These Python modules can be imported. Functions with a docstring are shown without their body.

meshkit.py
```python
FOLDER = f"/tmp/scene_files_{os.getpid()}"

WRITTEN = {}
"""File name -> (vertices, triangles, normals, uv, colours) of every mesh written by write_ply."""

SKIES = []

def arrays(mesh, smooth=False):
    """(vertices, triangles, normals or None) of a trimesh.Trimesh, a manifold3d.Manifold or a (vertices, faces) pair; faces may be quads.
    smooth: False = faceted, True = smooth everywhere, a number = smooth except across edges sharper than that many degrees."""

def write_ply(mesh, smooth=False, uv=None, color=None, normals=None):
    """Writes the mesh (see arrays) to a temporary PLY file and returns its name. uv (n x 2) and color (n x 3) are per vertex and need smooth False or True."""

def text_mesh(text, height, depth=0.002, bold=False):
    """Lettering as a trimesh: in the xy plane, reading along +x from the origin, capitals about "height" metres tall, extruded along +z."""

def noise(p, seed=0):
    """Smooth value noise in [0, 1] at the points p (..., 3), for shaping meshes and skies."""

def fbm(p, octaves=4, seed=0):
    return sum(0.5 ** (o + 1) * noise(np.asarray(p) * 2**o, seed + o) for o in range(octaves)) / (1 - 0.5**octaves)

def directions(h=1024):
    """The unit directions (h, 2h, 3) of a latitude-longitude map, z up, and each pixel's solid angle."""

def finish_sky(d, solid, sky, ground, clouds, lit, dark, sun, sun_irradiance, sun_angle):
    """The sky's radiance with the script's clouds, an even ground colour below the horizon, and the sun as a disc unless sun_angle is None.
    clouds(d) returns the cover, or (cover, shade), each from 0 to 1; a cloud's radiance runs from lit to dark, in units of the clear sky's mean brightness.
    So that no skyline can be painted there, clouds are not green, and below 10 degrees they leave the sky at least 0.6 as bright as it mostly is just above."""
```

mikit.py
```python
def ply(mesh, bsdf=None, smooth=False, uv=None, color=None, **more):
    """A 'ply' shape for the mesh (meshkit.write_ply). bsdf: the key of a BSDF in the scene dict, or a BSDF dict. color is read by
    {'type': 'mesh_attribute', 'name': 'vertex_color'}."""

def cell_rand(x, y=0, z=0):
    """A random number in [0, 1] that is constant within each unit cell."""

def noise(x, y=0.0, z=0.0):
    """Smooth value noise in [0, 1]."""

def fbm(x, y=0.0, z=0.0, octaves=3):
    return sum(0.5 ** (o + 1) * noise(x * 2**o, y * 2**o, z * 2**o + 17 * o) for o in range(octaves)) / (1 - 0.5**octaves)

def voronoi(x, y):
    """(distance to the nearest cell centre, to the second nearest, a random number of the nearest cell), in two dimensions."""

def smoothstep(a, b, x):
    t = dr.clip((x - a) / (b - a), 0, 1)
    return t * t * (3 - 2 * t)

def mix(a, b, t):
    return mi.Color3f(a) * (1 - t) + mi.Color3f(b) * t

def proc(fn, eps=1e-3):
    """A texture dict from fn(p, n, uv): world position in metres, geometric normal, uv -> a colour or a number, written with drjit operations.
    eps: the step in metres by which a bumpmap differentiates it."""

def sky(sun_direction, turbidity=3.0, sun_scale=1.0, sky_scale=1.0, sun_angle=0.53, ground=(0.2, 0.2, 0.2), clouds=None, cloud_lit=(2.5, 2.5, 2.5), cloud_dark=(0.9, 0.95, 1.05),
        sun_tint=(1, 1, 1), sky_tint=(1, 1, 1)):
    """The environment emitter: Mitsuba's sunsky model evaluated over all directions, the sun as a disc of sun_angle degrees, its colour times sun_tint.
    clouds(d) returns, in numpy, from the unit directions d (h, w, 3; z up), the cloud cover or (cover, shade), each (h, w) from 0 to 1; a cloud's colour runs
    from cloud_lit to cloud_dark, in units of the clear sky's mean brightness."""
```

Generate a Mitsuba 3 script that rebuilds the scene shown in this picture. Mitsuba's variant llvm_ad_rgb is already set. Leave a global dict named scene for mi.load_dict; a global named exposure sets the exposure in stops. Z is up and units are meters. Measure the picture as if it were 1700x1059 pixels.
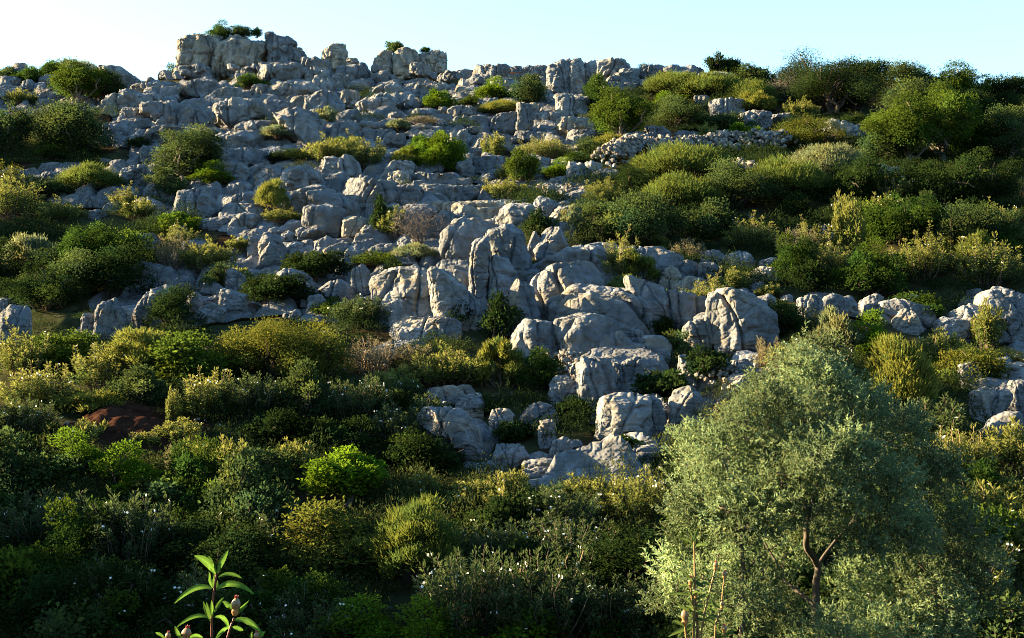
import math, random
import drjit as dr
import numpy as np, trimesh, mitsuba as mi, mikit, meshkit
from shapely.geometry import Point, Polygon
import shapely
from scipy.spatial import cKDTree
from mikit import noise, fbm, smoothstep, mix

# ---------------------------------------------------------------- camera, sky, exposure
W_PX, H_PX, HFOV = 1700, 1059, 45.0
F = W_PX / 2 / math.tan(math.radians(HFOV / 2))          # focal length in photograph pixels
CX, CY = 850.0, 530.0
T = mi.ScalarTransform4f
SUN = (-1.0, 0.19, 0.30)
exposure = 4.3
scene, labels = {}, {}
scene['camera'] = {'type': 'perspective', 'fov': HFOV, 'fov_axis': 'x', 'near_clip': 0.05, 'far_clip': 3000.0,
                   'to_world': T().look_at(origin=[0, 0, 0], target=[0, 1, 0], up=[0, 0, 1])}
scene['sky'] = mikit.sky(SUN, turbidity=3.3, sun_scale=2.2, sky_scale=0.9, sun_tint=(0.95, 1.0, 1.07), ground=(0.12, 0.11, 0.08), sky_tint=(0.77, 1.0, 1.13))

# ---------------------------------------------------------------- terrain: a valley bottom and the rocky slope across it
PY = np.array([-400, -150, -60, -20, -5, 0, 2.2, 5, 9, 14, 18, 22, 27, 33, 38, 44, 50, 58, 66, 75, 80, 86, 100, 140, 400, 900.])
PZ = np.array([44, 40, 20, 5.5, -0.8, -1.75, -2.5, -4.3, -6.3, -6.5, -5.3, -4.0, -2.9, -1.5, 0.4, 2.8, 4.9, 8.0, 11.2, 14.6, 15.7, 15.9, 14.5, 12, 0, -30.])
def height(x, y, fine=True):
    x, y = np.asarray(x, float), np.asarray(y, float)
    ys = y[..., None] + np.array([-1.5, -.75, 0, .75, 1.5])
    z = np.interp(ys, PY, PZ).mean(-1)
    z = z + 9.6 * np.exp(-((x + 27) / 7.0) ** 2 - ((y - 17) / 8.5) ** 2)            # the spur of the valley to the left
    z = z - 0.6 * np.exp(-((x + 23) / 4.0) ** 2 - ((y - 82) / 9.0) ** 2)
    z = z - 1.0 * np.exp(-((x - 34) / 14.0) ** 2 - ((y - 78) / 12.0) ** 2)
    amp = np.clip((y - 6) / 20, 0, 1) * np.clip((300 - np.hypot(x, y)) / 200, 0, 1)
    p = np.stack([x, y, x * 0], -1)
    z = z + amp * 1.3 * (meshkit.fbm(p / 9.0, 2, 3) - 0.5)
    if fine:
        z = z + np.clip(amp, .3, 1) * 0.35 * (meshkit.fbm(p / 1.7, 3, 9) - 0.5)
    return z

TT = np.concatenate([np.linspace(3, 30, 220), np.linspace(30.15, 100, 460)])
def ground_depth(px, py):
    """Distance along the view axis at which the ray through this spot of the photograph meets the ground."""
    for k in range(60):
        x, z = (px - CX) / F * TT, (CY - py) / F * TT
        below = np.nonzero(height(x, TT, False) > z)[0]
        if len(below):
            return float(TT[below[0]])
        py += 6
    return 80.0
def unproject(px, py, d):
    return np.array([(px - CX) / F * d, d, (CY - py) / F * d])

# ---------------------------------------------------------------- materials
def srgb(r, g, b):
    return [((c / 255 + 0.055) / 1.055) ** 2.4 if c > 10 else c / 255 / 12.92 for c in (r, g, b)]

def rock_colour(base, ochre):
    def fn(p, n, uv):
        a = fbm(p.x * 0.7, p.y * 0.7, p.z * 0.9, 3)
        b = fbm(p.x * 5.0 + 9, p.y * 5.0, p.z * 2.2, 3)
        st = fbm(p.x * 3.1 + 40, p.y * 3.1, p.z * 0.55, 3)                 # run-off streaks
        li = noise(p.x * 13.0, p.y * 13.0, p.z * 13.0)                      # lichen specks
        c = mix([x * 0.80 for x in base], [x * 1.16 for x in base], smoothstep(0.3, 0.7, a))
        c = mix(c, ochre, 0.45 * smoothstep(0.58, 0.76, fbm(p.x * 1.3 + 70, p.y * 1.3, p.z * 1.7, 2)))
        c = c * (0.50 + 0.98 * b)
        c = mix(c, [0.075, 0.078, 0.076], 0.62 * smoothstep(0.47, 0.68, st))
        c = mix(c, [0.05, 0.05, 0.045], 0.5 * smoothstep(0.72, 0.86, li))
        return c
    return fn
def rock_bump(p, n, uv):
    pit = 1 - dr.abs(2 * noise(p.x * 5.0, p.y * 5.0, p.z * 2.6) - 1)
    bed = 1 - dr.abs(2 * noise(p.x * 1.2, p.y * 1.2, p.z * 7.0 + 30) - 1)
    return 0.065 * fbm(p.x * 4.0, p.y * 4.0, p.z * 6.0, 3) + 0.025 * noise(p.x * 19, p.y * 19, p.z * 19) - 0.045 * pit ** 6 - 0.018 * bed ** 8
def soil_colour(p, n, uv):
    a = fbm(p.x * 0.5, p.y * 0.5, 0.0, 3)
    b = noise(p.x * 9, p.y * 9, p.z * 9)
    c = mix([0.034, 0.019, 0.012], [0.030, 0.033, 0.015], smoothstep(0.25, 0.5, a))
    c = mix(c, [0.12, 0.11, 0.10], 0.4 * smoothstep(0.80, 0.9, b))
    return c * (0.7 + 0.6 * noise(p.x * 3, p.y * 3, 4.0))
def rock_mat(base, ochre):
    return {'type': 'twosided', 'b': {'type': 'bumpmap', 'arbitrary': mikit.proc(rock_bump, 0.01), 'scale': 1.0,
            'bsdf': {'type': 'principled', 'base_color': mikit.proc(rock_colour(base, ochre)), 'roughness': 0.95, 'specular': 0.1}}}
scene['limestone'] = rock_mat([0.114, 0.121, 0.129], [0.19, 0.145, 0.09])
scene['limestone_pale'] = rock_mat([0.152, 0.154, 0.153], [0.23, 0.175, 0.105])
scene['limestone_cream'] = rock_mat([0.215, 0.198, 0.165], [0.26, 0.195, 0.115])
scene['soil'] = {'type': 'twosided', 'b': {'type': 'diffuse', 'reflectance': mikit.proc(soil_colour)}}
scene['stone_chip'] = {'type': 'twosided', 'b': {'type': 'diffuse', 'reflectance': {'type': 'mesh_attribute', 'name': 'vertex_color'}}}
scene['leaf'] = {'type': 'principledthin', 'base_color': {'type': 'mesh_attribute', 'name': 'vertex_color'}, 'roughness': 0.42,
                 'spec_trans': 0.0, 'diff_trans': 0.95, 'eta': 1.4}
scene['petal'] = {'type': 'principledthin', 'base_color': {'type': 'rgb', 'value': [0.85, 0.85, 0.82]}, 'roughness': 0.6, 'diff_trans': 0.6}
scene['bark'] = {'type': 'twosided', 'b': {'type': 'diffuse', 'reflectance': {'type': 'mesh_attribute', 'name': 'vertex_color'}}}

# ---------------------------------------------------------------- naming helpers
used = {}
def numbered(name, parent=None):
    k = (parent + '__' if parent else '') + name
    i = used.get(k, 0); used[k] = i + 1
    return k if i == 0 else f'{k}_{i:03d}'
def tag(key, label=None, cat=None, group=None, kind=None):
    d = {a: b for a, b in (('label', label), ('category', cat), ('group', group), ('kind', kind)) if b}
    labels.setdefault(key, {}).update(d)

# ---------------------------------------------------------------- bedrock: the limestone pavement that the boulders grow out of
def world_zone(zone):
    return Polygon([(lambda d: ((x - CX) / F * d, d))(ground_depth(x, y)) for x, y in zone])
ROCK_ZONES = [world_zone(z) for z in (
    [(-60, 128), (60, 118), (200, 120), (240, 106), (300, 108), (520, 104), (740, 118), (1000, 112), (1150, 125), (1080, 150), (975, 160), (985, 245), (985, 330), (880, 330), (760, 300), (600, 300), (430, 300), (370, 290), (230, 285), (190, 235), (170, 190), (100, 210), (-60, 205)],
    [(190, 270), (420, 262), (600, 280), (700, 290), (880, 330), (880, 400), (860, 480), (1100, 420), (1260, 480), (1280, 580), (1120, 600), (1010, 600), (860, 570), (780, 540), (640, 540), (600, 440), (520, 420), (420, 425), (300, 350), (200, 340)],
    [(100, 560), (130, 500), (230, 450), (330, 400), (520, 420), (620, 440), (650, 540), (420, 530), (310, 550), (200, 565)], [(-60, 290), (80, 270), (200, 290), (230, 350), (120, 350), (-60, 310)], [(900, 280), (1000, 300), (960, 400), (880, 390)],
    [(1330, 480), (1560, 490), (1560, 545), (1330, 530)], [(1560, 500), (1760, 470), (1760, 620), (1600, 570)], [(1590, 610), (1760, 600), (1760, 740), (1630, 735)],
    [(930, 590), (1290, 590), (1260, 640), (1170, 720), (1090, 770), (990, 730), (940, 650)], [(690, 650), (810, 650), (830, 740), (900, 780), (1100, 760), (1100, 805), (870, 820), (700, 740)])]
# ---------------------------------------------------------------- the ground sheet
def axis(lo, hi, fine_lo, fine_hi, step):
    a = np.arange(fine_lo, fine_hi, step)
    left = fine_lo - np.geomspace(step, fine_lo - lo, 26)[::-1]
    right = a[-1] + np.geomspace(step, hi - a[-1], 26)
    return np.concatenate([left, a, right])
gx, gy = axis(-900, 900, -40, 40, 0.36), axis(-900, 900, 0, 92, 0.34)
GX, GY = np.meshgrid(gx, gy, indexing='ij')
GZ = height(GX, GY)
for z in ROCK_ZONES: GZ -= 0.75 * shapely.contains(z.buffer(-0.35), shapely.points(GX, GY))       # soil lies deep in the fissures of the bedrock
idx = np.arange(GX.size).reshape(GX.shape)
q = np.stack([idx[:-1, :-1], idx[1:, :-1], idx[1:, 1:], idx[:-1, 1:]], -1).reshape(-1, 4)
scene['hillside'] = mikit.ply((np.stack([GX, GY, GZ], -1).reshape(-1, 3), q), 'soil', smooth=True)
tag('hillside', 'red brown stony soil of the slope and valley bottom', None, None, 'structure')

def bedrock(zone, step):
    x0, y0, x1, y1 = zone.bounds
    X, Y = np.meshgrid(np.arange(x0 - 1, x1 + 1, step), np.arange(y0 - 1, y1 + 1, step), indexing='ij')
    P2 = shapely.points(X, Y)
    inside = np.where(shapely.contains(zone, P2), 1, -1) * shapely.distance(zone.exterior, P2)
    e = np.clip(inside / 0.8 + 0.2 + 0.8 * (meshkit.fbm(np.stack([X, Y, X * 0], -1) / 1.5, 2, 5) - 0.5), -1, 1)
    rng = np.random.default_rng(int(abs(x0 * 31 + y0 * 7)) + 3)
    n = int((x1 - x0) * (y1 - y0) / 1.1)
    c = np.stack([rng.uniform(x0 - 1, x1 + 1, n), rng.uniform(y0 - 1, y1 + 1, n)], 1)
    p3 = np.stack([X, Y, X * 0], -1)
    wob = np.stack([meshkit.fbm(p3 / 0.8, 2, 21), meshkit.fbm(p3 / 0.8, 2, 22)], -1) - 0.5
    dd, ii = cKDTree(c).query(np.stack([X, Y], -1) + 0.7 * wob, k=2)
    edge = np.clip((dd[..., 1] - dd[..., 0]) / 0.35, 0, 1)
    top = rng.uniform(-0.15, 0.55, n)[ii[..., 0]] + rng.uniform(-0.25, 0.45, n)[ii[..., 0]] * (Y - c[ii[..., 0], 1])
    Z = height(X, Y) - 0.55 + np.sqrt(edge) * (0.4 + top * 0.9) + 0.22 * (meshkit.fbm(p3 / 0.45, 3, 31) - 0.5)
    Z = np.where(e < 0.6, height(X, Y) - 0.6 + (Z - height(X, Y) + 0.6) * np.clip((e + 1) / 1.6, 0, 1), Z)
    k = np.arange(X.size).reshape(X.shape)
    q = np.stack([k[:-1, :-1], k[1:, :-1], k[1:, 1:], k[:-1, 1:]], -1).reshape(-1, 4)
    q = q[(e.reshape(-1)[q] > -0.9).any(1)]
    return np.stack([X, Y, Z], -1).reshape(-1, 3), q
for z in ROCK_ZONES:
    k = numbered('bedrock')
    scene[k] = mikit.ply(bedrock(z, 0.14), 'limestone', smooth=40)
    tag(k, 'grey fissured limestone pavement between the boulders', None, None, 'structure')

# ---------------------------------------------------------------- rocks
ICO = {k: trimesh.creation.icosphere(subdivisions=k) for k in (0, 1, 2, 3, 4, 5, 6)}
def normals_of(v, f):
    n = np.zeros_like(v)
    fn = np.cross(v[f[:, 1]] - v[f[:, 0]], v[f[:, 2]] - v[f[:, 0]])
    for k in range(3): np.add.at(n, f[:, k], fn)
    return n / np.maximum(np.linalg.norm(n, axis=1, keepdims=True), 1e-12)

def radial(poly, c, n=240):
    """Farthest hit of rays from c with the polygon's edges, per angle."""
    th = np.arange(n) * 2 * np.pi / n
    d = np.stack([np.cos(th), np.sin(th)], 1)
    a, b = poly - c, np.roll(poly, -1, 0) - c
    e = b - a
    den = d[:, None, 0] * e[None, :, 1] - d[:, None, 1] * e[None, :, 0]
    den = np.where(np.abs(den) < 1e-9, 1e-9, den)
    t = (a[None, :, 0] * e[None, :, 1] - a[None, :, 1] * e[None, :, 0]) / den
    s = (a[None, :, 0] * d[:, None, 1] - a[None, :, 1] * d[:, None, 0]) / den
    ok = (t > 0) & (s >= -1e-6) & (s <= 1 + 1e-6)
    r = np.where(ok, t, 0).max(1)
    r = np.where(r <= 0, np.median(r[r > 0]), r)
    k = np.exp(-0.5 * (np.arange(-6, 7) / 2.2) ** 2); k /= k.sum()
    return np.convolve(np.concatenate([r[-6:], r, r[:6]]), k, 'valid')

def rock_relief(v, f, s, rng, rough=1.0, beds=0.5, joints=2, center=None, blocky=0.05):
    """Weathered limestone relief on a smooth body of mean radius s."""
    c = v.mean(0) if center is None else center
    seed = int(rng.integers(1e6))
    off = rng.uniform(-50, 50, 3)
    # facets: flatten the body against a few planes
    for k in range(int(rng.integers(6, 11))):
        n = rng.normal(size=3) * [1, 1, 0.9]; n[1] = -abs(n[1]) * 0.9 if k % 4 else n[1]
        if k == 0 and blocky > 0.06: n = np.array([rng.normal() * 0.12, -0.1 + rng.normal() * 0.1, 1.0])
        n /= np.linalg.norm(n)
        h = (v - c) @ n
        lim = h.max() * (rng.uniform(0.62, 0.8) if k == 0 and blocky > 0.06 else rng.uniform(0.70, 0.93))
        v = v - (np.maximum(h - lim, 0) * 0.92)[:, None] * n
    n = normals_of(v, f)
    p = v + off
    d = rough * s * 0.30 * (meshkit.fbm(p / s * 0.9, 3, seed) - 0.5)
    ridge = 1 - 1.2 * np.abs(2 * meshkit.fbm(p / s * np.array([2.1, 2.1, 1.2]), 3, seed + 5) - 1)
    d += rough * s * 0.15 * (ridge - 0.7)
    d += rough * min(s, 1.2) * 0.12 * (meshkit.fbm(p * np.array([2.6, 2.6, 2.4]) / min(s, 1.2), 3, seed + 7) - 0.5)
    # flutes down the steep sides
    steep = np.clip(1 - np.abs(n[:, 2]) * 1.2, 0, 1)
    fl = np.abs(2 * meshkit.noise(p * np.array([1.5, 1.5, 0.3]) / min(s, 1.0), seed + 11) - 1)
    d -= rough * min(s, 1.3) * 0.05 * steep * np.exp(-(fl / 0.22) ** 2)
    # fractured blocks: each cell of the broken surface stands a little proud or sunk, with a crack round it
    k = int(rng.integers(22, 40))
    lo, hi = v.min(0), v.max(0)
    seeds = rng.uniform(lo, hi, (k, 3))
    wv = np.stack([meshkit.fbm(p / s * 1.6, 2, seed + 31 + i) - 0.5 for i in range(3)], 1) * s * 0.5
    dd, ii = cKDTree(seeds * [1, 1, 1.3]).query((v + wv) * [1, 1, 1.3], k=2)
    step = rng.uniform(-1, 1, k)[ii[:, 0]]
    d += blocky * s * step * np.clip((dd[:, 1] - dd[:, 0]) / (0.12 * s), 0, 1)
    d -= blocky * s * 0.9 * np.exp(-((dd[:, 1] - dd[:, 0]) / (0.06 * s)) ** 2)
    # bedding grooves
    wob = meshkit.fbm(p / s * 0.8, 2, seed + 13)
    per = rng.uniform(0.45, 0.8) * min(s, 1.6)
    t = p[:, 2] / per + 1.2 * wob + 0.15 * p[:, 0] / s
    g = np.abs(t - np.round(t)) * per
    mask = np.clip((meshkit.noise(p / s * 1.3, seed + 17) - 0.35) * 4, 0, 1)
    d -= beds * min(s, 1.5) * 0.10 * mask * np.exp(-(g / (0.045 * min(s, 1.5))) ** 2)
    # joints: open cracks on upright planes
    for k in range(joints):
        a = rng.uniform(0, np.pi); m = np.array([np.cos(a), 0.5 * np.sin(a), rng.uniform(-.35, .35)])
        m /= np.linalg.norm(m)
        dist = np.abs((v - c) @ m - rng.uniform(-.5, .5) * s + 0.35 * s * (meshkit.fbm(p / s, 2, seed + 19 + k) - 0.5))
        d -= min(s, 1.6) * 0.20 * np.exp(-(dist / (0.042 * s)) ** 2)
    return v + n * d[:, None]

rock_info = []                                   # (key, outline centre px, w px, h px, depth)
def level_for(size_px):
    return 6 if size_px > 150 else 5 if size_px > 62 else 4 if size_px > 24 else 3
def outline_body(poly, seed, depth=None, thick=0.5, rough=1.0, beds=0.5, joints=None, sink=0.3, lift=0, grow=1.12, blocky=0.05):
    """A boulder whose front outline is the polygon (photograph pixels), set on the ground where its foot meets it, with a real thickness."""
    rng = np.random.default_rng(seed)
    poly = np.asarray(poly, float)
    w, h = np.ptp(poly[:, 0]), np.ptp(poly[:, 1])
    cxp = poly[:, 0].mean()
    if depth is None:
        depth = ground_depth(cxp, poly[:, 1].max() - 0.1 * h + lift)
    half = thick * 0.5 * (0.65 * w + 0.35 * max(w, h)) * depth / F
    half = max(half, 0.25 * max(w, h) * depth / F)
    d = depth + 0.45 * half
    P = np.stack([(poly[:, 0] - CX) / F * d, (CY - poly[:, 1]) / F * d], 1)
    z0, hh = P[:, 1].min(), np.ptp(P[:, 1])
    low = P[:, 1] < z0 + 0.35 * hh
    P[low, 1] -= sink * hh
    x, y = P[:, 0], P[:, 1]
    cr = x * np.roll(y, -1) - np.roll(x, -1) * y
    A = cr.sum() / 2
    if abs(A) < 1e-6: c = P.mean(0)
    else: c = np.array([((x + np.roll(x, -1)) * cr).sum(), ((y + np.roll(y, -1)) * cr).sum()]) / (6 * A)
    r = radial(P, c)
    lev = level_for(max(w, h) * 0.6 if max(w, h) < 60 else max(w, h) * 0.62)
    ico = ICO[lev]
    dv, f = np.array(ico.vertices), np.array(ico.faces)
    th = np.arctan2(dv[:, 2], dv[:, 0]) % (2 * np.pi)
    R = np.interp(th, np.arange(241) * 2 * np.pi / 240, np.append(r, r[0]))
    rho = np.hypot(dv[:, 0], dv[:, 2])
    pw = rng.uniform(2.6, 4.2)
    rad = ((rho / R) ** pw + (np.abs(dv[:, 1]) / half) ** pw) ** (-1 / pw)
    v = dv * rad[:, None] * 1.03
    # the back leans into the slope: the top lies farther back than the foot
    v[:, 1] += 0.30 * (v[:, 2]) * min(1.0, half / max(hh, 1e-3))
    s = float(np.sqrt(np.median(r) * half))
    v = v + np.array([c[0], d, c[1]])
    v = rock_relief(v, f, s, rng, rough, beds, int(rng.integers(1, 4)) if joints is None else joints, np.array([c[0], d, c[1]]), blocky)
    # the relief eats into the body: bring it back to the outline's width and top
    lo, hi = v.min(0), v.max(0)
    x0, x1, top = P[:, 0].min(), P[:, 0].max(), P[:, 1].max()
    v[:, 0] = (v[:, 0] - lo[0]) / (hi[0] - lo[0]) * (x1 - x0) * grow + (x0 + x1) / 2 - (x1 - x0) * grow / 2
    v[:, 2] = lo[2] + (v[:, 2] - lo[2]) / (hi[2] - lo[2]) * (top + (grow - 1) * 0.4 * hh - lo[2])
    return (v, f), depth, (cxp, poly[:, 1].mean(), w, h)
# outlines of the boulders, traced from enlarged views of the photograph: view -> (x0, y0, enlargement)
VIEWS = {'A': (0, 20, 3.025), 'B': (500, 20, 3.025), 'C': (900, 60, 2.125), 'D': (100, 260, 2.8333), 'E': (600, 320, 3.114),
         'F': (840, 380, 3.3083), 'G': (680, 560, 3.269), 'H': (1180, 300, 2.302), 'I': (0, 380, 3.531), 'J': (0, 80, 2.6486), 'K': (0, 500, 2.8333)}
def pts(view, text):
    x0, y0, s = VIEWS[view]
    return np.array([[x0 + float(a) / s, y0 + float(b) / s] for a, b in (p.split(',') for p in text.split())])

# towers and buttes of the skyline: one thing each, its blocks are parts.  (name, label, depth, blocks)
OUTCROPS = [
 ('rock_tower', 'massive flat-topped rock tower on the skyline, warm pale on its left face', 80.5, 'A', [
   '893,300 900,200 895,160 905,115 940,104 1000,108 1015,140 1000,190 985,240 960,300',
   '985,320 960,290 985,230 1000,180 1010,130 1040,112 1090,125 1115,150 1100,210 1060,250 1050,315',
   '1060,330 1055,260 1100,215 1120,150 1180,118 1240,124 1240,150 1190,200 1150,260 1130,310',
   '1130,320 1145,255 1185,205 1225,150 1290,135 1345,155 1352,235 1300,290 1260,320',
   '1335,300 1350,235 1340,150 1335,110 1400,104 1470,106 1478,140 1410,160 1405,230 1400,290',
   '1395,300 1405,230 1400,180 1440,165 1500,165 1520,200 1538,240 1530,300',
   '1400,165 1410,140 1460,132 1490,150 1480,170',
   '872,345 880,300 905,262 960,268 1050,300 1060,340 980,370',
   '1170,340 1180,300 1260,300 1300,270 1345,260 1450,252 1500,262 1500,300 1400,345']),
 ('rock_spire', 'small pointed spire of cracked grey rock on the skyline beside the tower', 79.5, 'B', [
   '108,250 112,222 128,178 165,153 195,150 222,160 230,205 230,250',
   '140,300 150,250 180,228 220,225 255,255 240,300']),
 ('rock_butte', 'squat flat-topped butte on the skyline with a bright cream front face', 79.0, 'B', [
   '352,320 357,280 372,238 402,194 440,188 465,205 458,260 462,320',
   '452,330 450,262 472,205 512,193 600,195 622,220 642,280 648,345',
   '636,330 640,280 622,212 640,196 700,191 716,193 726,240 732,295 725,330'])]

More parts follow.
